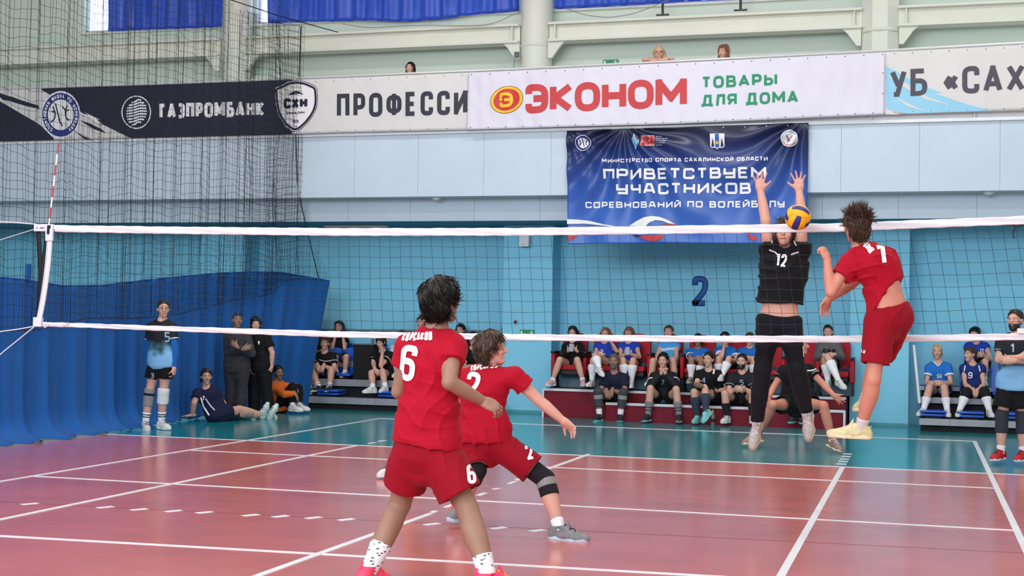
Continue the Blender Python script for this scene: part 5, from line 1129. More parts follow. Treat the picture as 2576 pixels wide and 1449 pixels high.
p.shorts(KBLACK, .55, flare=.02); p.pad(0, PADG, .9, .45); p.pad(1, PADW, .88, .38, ease=.018); th, sh = p.leg_r(); p.band(p.K[0], p.A[0], .02, .12, sh[0]+.019, KNAVY, 'pad_band')
for i in range(2): p.sock(i, WSOCK, .36, [.2, .27], KNAVY).shoe(i, SWH, SOW, SBK, accent=SRD)
p.decal('5', (421, 848), .085, .14, NUMG, wt=.16, d='v', up=Z, right=XX); p.decal('3', (383, 945), .05, .07, NUMG, 'shorts', wt=.18, d='v', up=Z, right=XX)
c = p.W[1]+np.array([-.01, -.03, -.09]); MB(p.O).tube([c, c+np.array([.0, 0, -.05])], .016, 8).build('held_object', SBK, p.root, True)
p = Person('young player in navy sitting on the floor with legs stretched out by the curtain', 7.2, (519, 948, -.1), (519, 978, -.1), [(497, 988, -.2), (544, 990, .05)], [(540, 1044, -.08), (556, 1044, .08)], [(602, 1029, .35), (614, 1040, .45)], [(656, 1043, .72), (674, 1044, .85)], [(484, 1044, -.25), (568, 1040, .25)], [(488, 1015, -.3), (562, 1014, .15)], face=40, s=1.0, toe=(60, 110), tpitch=(62, 62), h=.0140, hands=[dict(D=-XX*.8-Z*.1-YY*.3, T=-YY, curl=.1), {}], base=(-6.4, 7.2, 0))
p.features(brows='dark').hair('short', 'dark', .016).shirt(KNAVY, -.08, sleeve=.55).shorts(KNAVY, .62)
piping(p, [(505, 1000), (512, 1022), (526, 1045)], .03); piping(p, [(517, 1003), (530, 1022), (540, 1032)], .02); p.decal('7', (533, 1000), .04, .07, NUM, wt=.2, d=nrm(YY), up=Z, right=XX)
for i in range(2): p.sock(i, C('pale_turquoise_sock', (140, 186, 200)), .14).shoe(i, SWH, SOTQ, SBK)
p.pad(1, PADG, .9, .3)
p = Person('man in charcoal tracksuit with sunglasses on his head and arms crossed by the curtain', 7.95, (597, 807), (596, 834), [(572, 846), (623, 846)], [(583, 925), (610, 925)], [(581, 985), (607, 985)], [(577, 1042), (604, 1044)], [(613, 878, -.24), (596, 872, -.27)], [(574, 892, -.04), (633, 890, -.06)], face=42, tilt=6, s=1.0, toe=(30, 50), skin='tan', h=.0140, hands=[dict(D=XX*.9+Z*.3, T=Z, curl=.6), dict(D=-XX*.8+Z*.5, T=Z, curl=.4)])
p.features(brows='dark').hair('buzz', 'grey', .005, back=-.05).shirt(CHAR, -.16, long=True, ease=.028, name='jacket', amp=.006).trousers(CHAR, loose=.02, ease=.02)
for i in range(2): p.shoe(i, SBK, SOW)
mb = MB(p.O)
for k in (-1, 1): c = p.H+p.hr*k*.034+p.hf*.068+p.hu*.092; mb.tube([c+p.hr*math.cos(t)*.026+p.hu*math.sin(t)*.018+p.hf*-.012*math.sin(t) for t in np.linspace(0, 6.28, 13)], .006, 5); mb.tube([c+p.hr*k*.026, p.H+p.hr*k*.082+p.hf*-.01+p.hu*.05], .004, 5)
mb.build('sunglasses', mat('dark_lens', (14, 14, 18), .15), p.root)
p = Person('youth in plain black shirt and wide black trousers standing by the curtain', 8.35, (643, 817), (645, 840), [(624, 850), (672, 850)], [(640, 925), (664, 925)], [(640, 984), (670, 984)], [(640, 1040), (681, 1040)], [(630, 922, -.1), (683, 922)], [(622, 890), (685, 888)], face=32, s=.98, toe=(20, 50), h=.0140, hands=[dict(D=-Z+XX*.3, T=-YY), dict(D=-Z-XX*.1, T=-YY)])
p.features(brows='dark').hair('mop', 'black', .018).shirt(KBLACK, -.14, sleeve=.62, ease=.032, sl_ease=.03).trousers(KBLACK, loose=.035, ease=.02, amp=.006)
for i in range(2): p.shoe(i, SWH, SOW)
p.decal('У', (651, 862), .04, .06, NUM, wt=.3, d='v', up=Z, right=XX, name='chest_print')
p = Person('young man in orange sweatshirt sitting with knees drawn up by the curtain', 9.35, (700, 938), (697, 962), [(684, 972), (713, 972, .1)], [(690, 1026), (708, 1026, .1)], [(736, 974, -.05), (750, 976, .12)], [(736, 1022, -.1), (752, 1020, .1)], [(742, 990, -.12), (746, 988, .02)], [(716, 992, -.18), (742, 974, .16)], face=58, s=.98, toe=(78, 82), skin='tan', h=.0140, hands=[dict(D=XX*.5-Z*.7, T=YY), dict(D=-XX*.5-Z*.7, T=-YY)])
p.features(brows='black').hair('crop', 'black', .016).shirt(ORNG, -.1, long=True, ease=.024, name='sweatshirt', amp=.006).trousers(KBLACK, loose=.012, end=.8)
for i in range(2): p.sock(i, WSOCK, .2).shoe(i, SWH, SOW, SBK)

# ---- spectators: common seated builder
def dress(p, top, bottom, sock=WSOCK, sock_up=.2, shoe=SWH, sole=SOW, lace=None, sleeve=.55, hem=-.05, short=.6, long=False, brows='dark', stripes=None, sm=None, feat=True, trousers=False, **fk):
    if feat: p.features(brows=brows, **fk)
    p.shirt(top, hem, sleeve=sleeve, long=long, amp=.004)
    if trousers: p.trousers(bottom)
    else: p.shorts(bottom, short, flare=.018)
    for i in range(2):
        if sock is not None: p.sock(i, sock, sock_up, stripes, sm)
        p.shoe(i, shoe, sole, lace)
    return p
def phone(p, px):
    c = (p.W[0]+p.W[1])/2+np.array([0, -.08, .05]); MB(p.O).box(c+np.array([-.035, -.006, -.065]), c+np.array([.035, .006, .065]), .005).build('phone', mat('phone_case', (150, 156, 170), .3), p.root)
FWD = -YY
lap = [dict(D=XX*.6-YY*.5-Z*.3, T=Z, curl=.7), dict(D=-XX*.6-YY*.5-Z*.3, T=Z, curl=.7)]; hold = [dict(D=XX*.5-YY*.4+Z*.5, T=Z*.6-YY*.5, curl=.9), dict(D=-XX*.5-YY*.4+Z*.5, T=Z*.6-YY*.5, curl=.9)]
droop = [dict(D=-Z+XX*.25-YY*.2, T=XX, curl=.6), dict(D=-Z-XX*.25-YY*.2, T=-XX, curl=.6)]; mouth = [dict(D=Z*.8+XX*.45, T=YY, curl=.9), dict(D=Z*.8-XX*.45, T=YY, curl=.9)]
def seat(label, Y, head, neck, sh, hip, kn, an, wr, dn=-.1, dk=-.42, da=-.42, dw=-.4, el=(None, None), **k):
    D = lambda q, d: (q[0], q[1], q[2] if len(q) > 2 else d)
    return Person(label, Y, D(head, dn*1.3), D(neck, dn), [D(q, dn*.9) for q in sh], hip, [D(q, dk) for q in kn], [D(q, da) for q in an], [D(q, dw) for q in wr], [None if e is None else D(e, -.2) for e in el], **k)
YBN, YUP = 10.62, 11.12
p = seat('man in dark navy shirt sitting at the left end of the front bench, hands hanging', YBN, (1544, 910), (1546, 938), [(1516, 950), (1580, 950)], [(1535, 1004), (1562, 1004)], [(1504, 986), (1568, 987)], [(1508, 1046), (1560, 1047)], [(1526, 984), (1540, 982)], face=5, toe=(-12, 10), skin='tan', hands=droop)
dress(p, C('dark_navy_tee', (26, 30, 52)), KBLACK, WSOCK, .3, SBK, SOTQ, brows='dark', beard='grey').hair('crop', 'grey', .014)
for i in range(2): p.pad(i, C('grey_sleeve', (64, 64, 72)), .85, .62); th, sh = p.leg_r(); p.band(p.K[i], p.A[i], .12, .3, [sh[0]+.016, sh[1]+.017], PADG, 'pad_band')
p = seat('man in black number 7 kit with both hands at his mouth on the front bench', YBN, (1668, 908), (1669, 936), [(1640, 947), (1698, 947)], [(1656, 1005), (1684, 1005)], [(1636, 978), (1701, 980)], [(1630, 1046), (1708, 1047)], [(1663, 940, -.36), (1674, 940, -.36)], el=((1635, 972, -.36), (1700, 970, -.36)), face=-3, toe=(-14, 10), skin='light', hands=mouth)
dress(p, splash('seven', -.2, .75), KBLACK, GSOCK, .55, SBK, SOTQ, stripes=[.2, .3], sm=KNAVY, long=True).hair('short', 'black', .022)
p.decal('7', (1667, 962, -.3), .05, .08, NUMG, wt=.16, d='v', up=Z, right=XX); sleeve_bands(p, NUM, .5, w=.06)
p = seat('man with tattooed forearm in black number 4 kit, legs crossed, on the front bench', YBN, (1782, 905), (1783, 932), [(1755, 942), (1812, 942)], [(1768, 1005), (1798, 1005)], [(1746, 986), (1774, 984, -.52)], [(1755, 1050), (1776, 1036, -.7)], [(1776, 974), (1804, 984, -.2)], el=((1752, 968, -.25), None), face=-12, toe=(-10, -20), tpitch=(0, -30), skin='light', hands=[dict(D=XX*.5-Z*.8, T=YY), {}])
dress(p, KBLACK, KBLACK, DSOCK, .8, STQ, SOTQ).hair('crop', 'dark', .014); p.decal('4', (1770, 957, -.2), .08, .09, NUMG, wt=.16, d='v', up=Z, right=XX)
for sg in (0, 1): piping(p, [[(1757, 918), (1761, 936)], [(1798, 921), (1794, 941)]][sg], .035)
tb = mat('tattooed_skin', (128, 104, 96), .6, .5, 40); ua, fa = p.arm_r(); p.band(p.E[0], p.W[0], 0, .9, [x+.003 for x in fa], tb, 'tattooed_forearm')
p = seat('bearded man in dark blue kit with hands clasped on the front bench beside the blocker', YBN, (1866, 910), (1867, 938), [(1835, 950), (1898, 950)], [(1852, 1006), (1880, 1006)], [(1823, 990), (1893, 990)], [(1829, 1050), (1892, 1050)], [(1855, 976), (1868, 976)], face=-6, toe=(-15, 10), skin='light', hands=lap)
dress(p, splash('bearded', -.25, .7), KBLACK, BSOCK, .6, SWH, SOW, SBK, beard='dark').hair('crop', 'dark', .016); p.decal('5', (1866, 962, -.2), .06, .08, NUMG, wt=.16, d='v', up=Z, right=XX); sleeve_bands(p, NUMG, .46, w=.06)
p = seat('player on the front bench hidden behind the crouching team mate, only white socks showing', YBN, (2004, 922), (2004, 945), [(1978, 954), (2032, 954)], [(1992, 1006), (2018, 1006)], [(1992, 1004), (2020, 1006)], [(1995, 1050), (2016, 1052)], [(2000, 985), (2010, 985)], s=.95, toe=(-10, 15), hands=lap)
dress(p, KBLACK, KBLACK, WSOCK, .5, SBK, SOTQ).hair('short', 'dark')
# top row
p = seat('girl in black hoodie looking at a phone in the red chair nearest the pillar', YUP, (1441, 838), (1441, 862), [(1415, 872), (1468, 872)], [(1427, 918), (1454, 918)], [(1408, 905), (1452, 905)], [(1390, 958), (1466, 958)], [(1430, 882), (1450, 882)], dn=0, face=0, tilt=-10, s=.95, fem=1, toe=(-20, 15), hands=hold)
dress(p, KBLACK, KBLACK, WSOCK, .14, S('rose', (206, 160, 170)), SOW, long=True, short=.35).hair('long', 'dark', .014); phone(p, 0)
p = seat('girl in royal blue kit with crossed legs and white knee socks, hand at her face', YUP, (1523, 842), (1522, 864), [(1499, 872), (1546, 872)], [(1512, 918), (1536, 918)], [(1492, 906), (1497, 895, -.52)], [(1489, 960), (1508, 926, -.68)], [(1509, 888), (1536, 858, -.22)], el=(None, (1552, 884, -.15)), dn=0, s=.93, fem=1, toe=(-10, 40), tpitch=(0, -20), hands=[lap[0], dict(D=Z*.9-XX*.4, T=YY, curl=.7)])
dress(p, KROYAL, KNAVY, WSOCK, .8, SWH, SOW, SBK, sleeve=.2, short=.4).hair('long', 'auburn', .014); p.decal('7', (1513, 884), .05, .06, NUM, wt=.18, d='v', up=Z, right=XX)
p = seat('girl with long brown hair and white knee socks looking at her phone', YUP, (1582, 840), (1582, 864), [(1560, 872), (1605, 872)], [(1571, 918), (1596, 918)], [(1567, 906), (1592, 907)], [(1570, 958), (1588, 963)], [(1574, 890), (1588, 891)], dn=0, face=0, tilt=-8, s=.93, fem=1, toe=(-10, 8), hands=hold)
dress(p, KROYAL, KNAVY, WSOCK, .8, SWH, SOW, sleeve=.12, short=.35).hair('long', 'auburn', .015); phone(p, 0)
p = seat('girl in pale blue sleeveless vest with hair tied back above the hands-at-mouth man', YUP, (1682, 836), (1682, 860), [(1659, 870), (1706, 870)], [(1670, 918), (1695, 918)], [(1643, 908), (1692, 908)], [(1638, 958), (1698, 958)], [(1662, 904), (1678, 904)], dn=0, s=.95, fem=1, toe=(-15, 10), hands=lap)
dress(p, ramp_mat('pale_blue_white_vest', [(0, (60, 150, 200)), (.45, (74, 160, 222)), (.5, (225, 235, 245)), (.56, (74, 160, 222)), (1, (60, 120, 205))], 'Z', .35, .85, .75, 5, .1), KNAVY, WSOCK, .35, SWH, SOW, sleeve=.1, short=.45).hair('bun', 'brown', .008)
p = seat('short-haired young player in blue with white collar beside the tattooed man', YUP, (1756, 856), (1756, 878), [(1734, 886), (1778, 886)], [(1746, 922), (1768, 922)], [(1739, 905), (1765, 908)], [(1738, 952), (1757, 956)], [(1750, 902), (1763, 899)], dn=0, s=.86, toe=(-8, 6), skin='tan', hands=lap)
dress(p, KBLUE, KNAVY, WSOCK, .75, SBR, SOW).hair('short', 'black', .014); sleeve_bands(p, NUM, .46, w=.08)
p = seat('girl in blue covering her mouth with one hand, white socks crossed', YUP, (1824, 852), (1825, 874), [(1802, 883), (1848, 883)], [(1814, 920), (1838, 920)], [(1808, 902), (1834, 902, -.5)], [(1806, 954), (1816, 946, -.6)], [(1822, 872, -.2), (1842, 906)], el=((1815, 899, -.28), None), dn=0, s=.9, fem=1, toe=(-10, -5), hands=[dict(D=Z*.8+XX*.5, T=YY, curl=.7), lap[1]])
dress(p, KBLUE, KNAVY, WSOCK, .75, SWH, SOW).hair('tail', 'black', .012); sleeve_bands(p, NUM, .46, w=.08)
p = seat('player in blue mostly hidden behind the left leg of the blocker', YUP, (1886, 854), (1886, 876), [(1863, 884), (1909, 884)], [(1874, 920), (1898, 920)], [(1872, 905), (1896, 905)], [(1870, 955), (1894, 955)], [(1876, 900), (1890, 900)], dn=0, s=.92, fem=1, hands=lap)
dress(p, KBLUE, KNAVY, WSOCK, .75, SWH, SOW).hair('tail', 'brown', .012); sleeve_bands(p, NUM, .46, w=.08)
p = seat('girl in grey sweatshirt with crossed legs and long white socks at the right end', YUP, (2083, 836), (2084, 860), [(2058, 870), (2112, 870)], [(2072, 918), (2098, 918)], [(2076, 906), (2082, 898, -.5)], [(2083, 960), (2110, 958, -.66)], [(2074, 894), (2098, 892)], dn=0, s=.96, fem=1, toe=(-8, 35), tpitch=(0, -15), hands=lap)
dress(p, GREY, KBLACK, WSOCK, .8, SWH, SOW, long=True, short=.3).hair('bun', 'dark', .007); p.decal('САХ', (2086, 882), .2, .055, KBLACK, wt=.28, d='v', up=Z, right=XX, name='chest_print')
# left bleacher
YL2, YL3 = 11.36, 11.84
p = seat('boy in black with black and white shoes seated beside the curtain on the left bleacher', YL2, (817, 864), (817, 887), [(790, 896), (843, 896)], [(806, 946), (830, 946)], [(783, 930), (834, 929)], [(803, 973), (829, 973)], [(799, 918), (814, 920)], da=-.52, dn=-.12, face=8, s=.97, toe=(-22, 5), hands=droop)
dress(p, KBLACK, KBLACK, WSOCK, .22, SBK, SOW, SWH, stripes=[.1], sm=BSOCK).hair('curly', 'brown', .022); sleeve_bands(p, NUM, .38, w=.05); piping(p, [(803, 905), (818, 909), (832, 907)], .014)
p = seat('long-haired girl in black with both hands on her cheeks in the upper left row', YL3, (853, 823), (854, 848), [(834, 858), (873, 858)], [(845, 906), (866, 906)], [(842, 897), (872, 897)], [(846, 937), (868, 938)], [(844, 845, -.22), (863, 846, -.22)], el=((836, 876, -.2), (867, 877, -.2)), dn=-.05, face=10, s=.93, fem=1, hands=mouth)
dress(p, KBLACK, KBLACK, WSOCK, .2, SWH, SOW, sleeve=.35).hair('long', 'dark', .016)
p = seat('boy in black resting his face on one hand, white shoes, on the left bleacher', YL2, (958, 861), (962, 884), [(938, 894), (986, 894)], [(950, 946), (975, 946)], [(934, 938), (962, 934)], [(938, 977), (969, 975)], [(944, 930, -.42), (962, 885, -.3)], el=((939, 914, -.2), (958, 920, -.36)), da=-.52, dn=-.16, face=-4, tilt=-16, s=.97, toe=(-35, -5), hands=[dict(D=-Z*.7+XX*.5, T=XX), dict(D=Z*.9-XX*.2, T=YY, curl=.7)])
dress(p, KBLACK, KBLACK, WSOCK, .28, SWH, SOW, SWH).hair('mop', 'dark', .02); sleeve_bands(p, NUM, .36, w=.05)
p = seat('player in blue and white jersey partly hidden behind the red number 6', YL3, (1010, 848), (1008, 868), [(986, 876), (1030, 876)], [(998, 908), (1020, 908)], [(995, 900), (1022, 900)], [(998, 938), (1020, 938)], [(1000, 893), (1014, 893)], dn=-.1, s=.93, tilt=-15, hands=lap)
dress(p, ramp_mat('blue_white_jersey', [(0, (200, 220, 240)), (.42, (190, 214, 240)), (.5, (36, 110, 196)), (1, (30, 90, 180))], 'X', -.25, .15, .75, 4, .25), KNAVY, WSOCK, .5, SWH, SOW).hair('short', 'brown', .016)
p = seat('curly-haired spectator behind the left shoulder of the red number 6', YL3, (1062, 812), (1062, 838), [(1038, 848), (1088, 848)], [(1052, 904), (1076, 904)], [(1048, 897), (1080, 897)], [(1050, 937), (1078, 937)], [(1058, 885), (1070, 885)], dn=-.05, face=-25, hands=lap)
dress(p, KBLACK, KBLACK).hair('curly', 'brown', .024)
p = seat('dark-haired spectator just showing over the net tape between the two red players', YL3, (1158, 832), (1158, 856), [(1134, 864), (1182, 864)], [(1148, 906), (1170, 906)], [(1144, 898), (1174, 898)], [(1148, 937), (1172, 937)], [(1152, 886), (1164, 886)], dn=-.05, s=.96, hands=lap)
dress(p, KBLACK, KBLACK).hair('short', 'black', .016)
p = seat('boy in plain black shirt beside the red number 2, below the net tape', YL2, (1191, 852), (1190, 877), [(1165, 888), (1216, 888)], [(1180, 946), (1204, 946)], [(1168, 932), (1214, 932)], [(1172, 976), (1208, 976)], [(1183, 922), (1198, 924)], da=-.52, s=.97, hands=lap)
dress(p, KBLACK, KBLACK).hair('short', 'dark', .016)
p = seat('dark-haired spectator half hidden behind the edge of the blue curtain', YL3, (797, 812), (795, 838), [(774, 848), (818, 848)], [(786, 904), (806, 904)], [(782, 897), (808, 897)], [(786, 937), (806, 937)], [(790, 886), (800, 886)], dn=-.05, s=.96, face=20, hands=lap)
dress(p, KBLACK, KBLACK).hair('short', 'black', .018)
# right bleacher
p = seat('pale girl in blue number 9 with white trim on the right bleacher', YL2, (2358, 885), (2360, 912), [(2333, 923), (2390, 923)], [(2347, 984), (2375, 984)], [(2338, 975), (2375, 975)], [(2323, 1032), (2383, 1034)], [(2355, 962), (2367, 962)], da=-.52, face=-3, s=.97, fem=1, toe=(-25, 5), hands=lap)
dress(p, KBLUE, KBLACK, WSOCK, .55, SWH, SOW, SWH, short=.45).hair('bun', 'blond', .006); sleeve_bands(p, NUM, .46, w=.1); p.decal('9', (2363, 946), .075, .06, NUM, wt=.2, d='v', up=Z, right=XX); piping(p, [(2347, 909), (2360, 921), (2371, 909)], .02)
p = seat('girl in navy number 9, black knee pads, on the right bleacher', YL2, (2440, 892), (2447, 917), [(2421, 926), (2472, 926)], [(2436, 984), (2464, 984)], [(2432, 986), (2477, 985)], [(2413, 1034), (2489, 1035)], [(2450, 982), (2458, 983)], da=-.52, face=-48, s=.95, fem=1, toe=(-8, 12), hands=droop)
dress(p, C('navy_blue_kit', (28, 48, 112)), KBLACK, WSOCK, .7, SWH, SOW, short=.4, sleeve=.28).hair('tail', 'brown', .010); p.decal('9', (2441, 944), .065, .1, NUM, wt=.18, d='v', up=Z, right=XX)
for i in range(2): p.pad(i, PADB, .75, .28, ease=.02)
piping(p, [(2428, 920), (2425, 935)], .02); piping(p, [(2462, 920), (2466, 935)], .02)
p = seat('dark-haired girl in royal blue in the upper right row behind the girl in navy', YL3, (2452, 842), (2456, 864), [(2431, 872), (2484, 872)], [(2446, 918), (2472, 918)], [(2442, 908), (2478, 910)], [(2446, 952), (2476, 956)], [(2458, 890), (2470, 890)], dn=-.05, face=-15, tilt=-12, s=.95, fem=1, hands=lap)
dress(p, KROYAL, KBLACK, sleeve=.1).hair('short', 'black', .02); p.decal('12', (2470, 882), .06, .06, NUM, wt=.18, d='v', up=Z, right=XX)
p = Person('bearded man in black number 1 kit, folded arms, red shoes, right edge', 5.75, (2554, 806), (2556, 843), [(2521, 862), (2594, 862)], [(2536, 968), (2570, 968)], [(2520, 1048, -.04), (2571, 1050)], [(2518, 1138, -.04), (2574, 1140)], [(2566, 898, -.24), (2546, 908, -.27)], [(2512, 906, -.06), (2604, 908, -.06)], face=-28, s=1.04, toe=(-30, -25), skin='light', h=.0140, hands=[dict(D=XX*.95+Z*.1, T=Z, curl=.4), dict(D=-XX*.95, T=Z, curl=.4)])
p.features(beard='dark').hair('crop', 'dark', .012).shirt(splash('folded', .82, 1.5), -.12, ease=.024, sleeve=.5).shorts(KBLACK, .72, flare=.03)
sleeve_bands(p, NUMG, .46, w=.05); p.decal('1', (2547, 876, -.1), .05, .11, NUMG, wt=.16, d='v', up=Z, right=XX)
for i in range(2): p.pad(i, C('dark_grey_sleeve', (52, 54, 62)), .8, .45); p.sock(i, WSOCK, .2).shoe(i, SRD, SOW, SBK)
# balcony
YBAL = 10.3
p = Person('dark-haired woman leaning on the balcony rail at the left, chin on her hand', YBAL, (1032, 172), (1036, 196, .1), [(1014, 210, .12), (1062, 212, .12)], [(1026, 250, .6), (1050, 250, .6)], [(1026, 298, .4), (1050, 298, .4)], [(1026, 343, .6), (1050, 343, .6)], [(1062, 192, -.08), (1040, 190, -.1)], [(1010, 208, -.05), (1072, 193, 0)], face=-6, s=.86, fem=1, hands=[dict(D=-XX, T=Z), dict(D=-XX*.8+Z*.3, T=Z, curl=.7)])
dress(p, KBLACK, KBLACK, trousers=True, brows='black', long=False).hair('long', 'black', .014)
p = Person('blond woman with glasses leaning on folded bare arms on the balcony rail', YBAL, (1658, 135), (1658, 163, .1), [(1632, 170, .1), (1686, 170, .1)], [(1648, 212, .6), (1672, 212, .6)], [(1648, 270, .4), (1672, 270, .4)], [(1648, 322, .6), (1672, 322, .6)], [(1666, 151, -.16), (1648, 153, -.19)], [(1620, 150, -.06), (1692, 150, -.06)], face=8, s=.97, fem=1, hands=[dict(D=XX, T=Z, curl=.4), dict(D=-XX, T=Z, curl=.4)])
dress(p, C('pale_grey_top', (170, 170, 172)), KBLACK, trousers=True, brows='brown', glasses=True, sleeve=.2).hair('long', 'blond', .014)
p = Person('girl with long light brown hair behind the balcony rail at the right', YBAL, (1819, 132), (1824, 160, .05), [(1802, 170, .05), (1850, 168, .05)], [(1812, 215, .4), (1836, 215, .4)], [(1812, 268, .2), (1836, 268, .2)], [(1812, 318, .4), (1836, 318, .4)], [(1814, 190, -.1), (1834, 190, -.1)], face=-18, tilt=-6, s=.95, fem=1, hands=lap)
dress(p, C('brown_top', (84, 66, 58)), KBLACK, trousers=True, brows='brown').hair('long', 'auburn', .018)
# ================================================================== BANNERS
class Sheet:
    """cloth hung in a plane: drawn through its picture outline, lightly wrinkled; print follows the wrinkles"""
    def __init__(s, name, label, top, bot, Y, m, amp=.006, seed=0, nx=200, ny=36, disp=None, group=None):
        s.Y = Y; s.top, s.bot = top, bot; s.disp = disp or s.wr; s.amp = amp; s.ph = np.random.default_rng(seed).uniform(0, 6, 6)
        c = at((top[0][0]+top[-1][0])/2, (top[0][1]+bot[0][1])/2, Y); s.O = c; s.root = empty(name, c, label, 'banner', group)
        P = np.zeros((nx, ny, 3)); xs = np.linspace(top[0][0], top[-1][0], nx)
        for i, x in enumerate(xs):
            yt = np.interp(x, [q[0] for q in top], [q[1] for q in top]); u = i/(nx-1); xb = bot[0][0]+(bot[-1][0]-bot[0][0])*u; yb = np.interp(xb, [q[0] for q in bot], [q[1] for q in bot])
            for j in range(ny):
                t = j/(ny-1); P[i, j] = s.pt(x+(xb-x)*t, yt+(yb-yt)*t, 0)
        s.o = grid_obj('cloth', P-c, m, s.root, thick=.003)
    def wr(s, X, Z):
        p = s.ph; return s.amp*(np.sin(X*3.1+1.4*np.sin(Z*4+p[0])+p[1])*.6+np.sin(X*9+Z*5*np.sin(X*.9+p[2])+p[3])*.35+.25*np.sin(X*21+Z*13+p[4]))
    def pt(s, x, y, off=0.0):
        p = np.array(at(x, y, s.Y)); p[1] += float(s.disp(p[0], p[2]))-off; return p
    def text(s, txt, TL, TR, BR, BL, m, wt=.2, rad=.3, sq=False, space=.16, name='lettering', off=.006, slant=0.0):
        a, b, c, d = [at(*q, s.Y) for q in (TL, TR, BR, BL)]; W = (np.linalg.norm(b-a)+np.linalg.norm(c-d))/2; H = (np.linalg.norm(a-d)+np.linalg.norm(b-c))/2
        V2, F = lay_text(txt, W, H, wt, rad, space, .04, sq, slant); u, v = V2[:, 0:1]/W, V2[:, 1:2]/H; P = (d*(1-u)+c*u)*(1-v)+(a*(1-u)+b*u)*v
        P[:, 1] = [s.Y+float(s.disp(q[0], q[2]))-off-.0016*k for q, k in zip(P, list(LAY))]; return link(name, mesh_np(name, P-s.O, np.array(F)), m, s.root)
    def poly(s, pts, m, name='print', off=.004, parent=None):
        V = [s.pt(x, y, off) for x, y in pts]; bm = bmesh.new(); f = bm.faces.new([bm.verts.new(tuple(v-s.O)) for v in V]); bmesh.ops.triangulate(bm, faces=[f])
        bmesh.ops.subdivide_edges(bm, edges=[e for e in bm.edges if e.calc_length() > .15], cuts=3, use_grid_fill=True)
        for v in bm.verts: w = np.array(v.co)+s.O; v.co.y = s.Y+float(s.disp(w[0], w[2]))-off-s.O[1]
        me = bpy.data.meshes.new(name); bm.to_mesh(me); bm.free(); return link(name, me, m, s.root if parent is None else parent)
    def ring(s, c, r, m, inner=0.0, name='emblem', off=.005, rot=0.0, n=40, a0=0, a1=2*math.pi):
        k = 6; V = []; F = []; cr, sr = math.cos(rot), math.sin(rot)
        for i in range(n+1):
            t = a0+(a1-a0)*i/n
            for j in range(k+1):
                q = inner+(1-inner)*j/k; x, y = r[0]*q*math.cos(t), r[1]*q*math.sin(t); V.append(s.pt(c[0]+x*cr-y*sr, c[1]+x*sr+y*cr, off)-s.O)
        for i in range(n):
            for j in range(k): a = i*(k+1)+j; F.append([a, a+1, a+k+2, a+k+1])
        return link(name, mesh_np(name, V, np.array(F)), m, s.root)
    def ringtext(s, txt, c, r, h, m, a0, a1, wt=.24):
        V = []; F = []; n = 0
        for i, ch in enumerate(txt):
            if ch == ' ': continue
            t = a0+(a1-a0)*i/(len(txt)-1); V2, f = lay_text(ch, .7, 1, wt, .3); V2 = V2-[.35, .5]
            for x, y in V2: rr = 1+y*h; tt = t+x*h/1.0; V.append(s.pt(c[0]+r[0]*rr*math.sin(tt), c[1]-r[1]*rr*math.cos(tt), .016)-s.O)
            F += [[q+n for q in g] for g in f]; n += len(V2)
        return link('ring_lettering', mesh_np('ring_lettering', V, np.array(F)), m, s.root)
    def line(s, pts, w, m, name='print', off=.007):
        pp, cl = round_path([tuple(p)+(1,) if 0 < i < len(pts)-1 else tuple(p) for i, p in enumerate(pts)], 30); S_ = stroke(pp, cl, w, 6).reshape(-1, 2); n = len(S_)//2
        return link(name, mesh_np(name, [s.pt(x, y, off)-s.O for x, y in S_], np.array([[2*i, 2*i+1, 2*i+3, 2*i+2] for i in range(n-1)])), m, s.root)
    def eyelets(s, pts, m, r=.011):
        me = None
        for x, y in pts:
            c = s.pt(x, y, .002)
            if me is None: o = MB(c).lathe(c, [(r, -.004), (r*.5, .004)], 10).build('eyelet', m, s.root); o.rotation_euler = (math.pi/2, 0, 0); o.location = tuple(c-s.O); me = o
            else: o = me.copy(); COL.objects.link(o); o.location = tuple(c-s.O)
PR = lambda n, c, r=.55: mat('print_'+n, c, r, .02, 3)
PNAVY, PWHITE, PLBLUE, PRED, PGREEN, PBLK, PYEL, PROY = PR('navy', (22, 26, 52)), PR('white', (232, 232, 236)), PR('sky', (142, 200, 228)), PR('red', (192, 58, 62)), PR('green', (26, 138, 96)), PR('charcoal', (40, 44, 58)), PR('yellow', (240, 192, 40)), PR('royal', (32, 52, 130))
VIN = mat('white_banner_vinyl', (208, 208, 208), .5, .03, 2, .1, 4); VIN2 = mat('lilac_white_banner_vinyl', (212, 211, 226), .5, .03, 2, .1, 4); EYEL = mat('eyelet_metal', (70, 70, 80), .4, 0)
top_ = [(-500, 241), (-70, 228), (0, 226), (430, 212.5), (860, 196), (1290, 177.5), (1716, 157), (2150, 135), (2576, 112), (2640, 108.5)]; bot_ = [(-500, 369), (-70, 357.8), (0, 356), (330, 347.5), (738, 338), (860, 334), (1178, 327), (1720, 309), (2225, 288), (2576, 277.5), (2640, 275)]
A = Sheet('banner', 'long club banner along the balcony, navy on the left and white on the right', top_, bot_, YF-.10, VIN, .006, 1, 380, 20)
T = lambda x: float(np.interp(x, [q[0] for q in top_], [q[1] for q in top_])); B = lambda x: float(np.interp(x, [q[0] for q in bot_], [q[1] for q in bot_]))
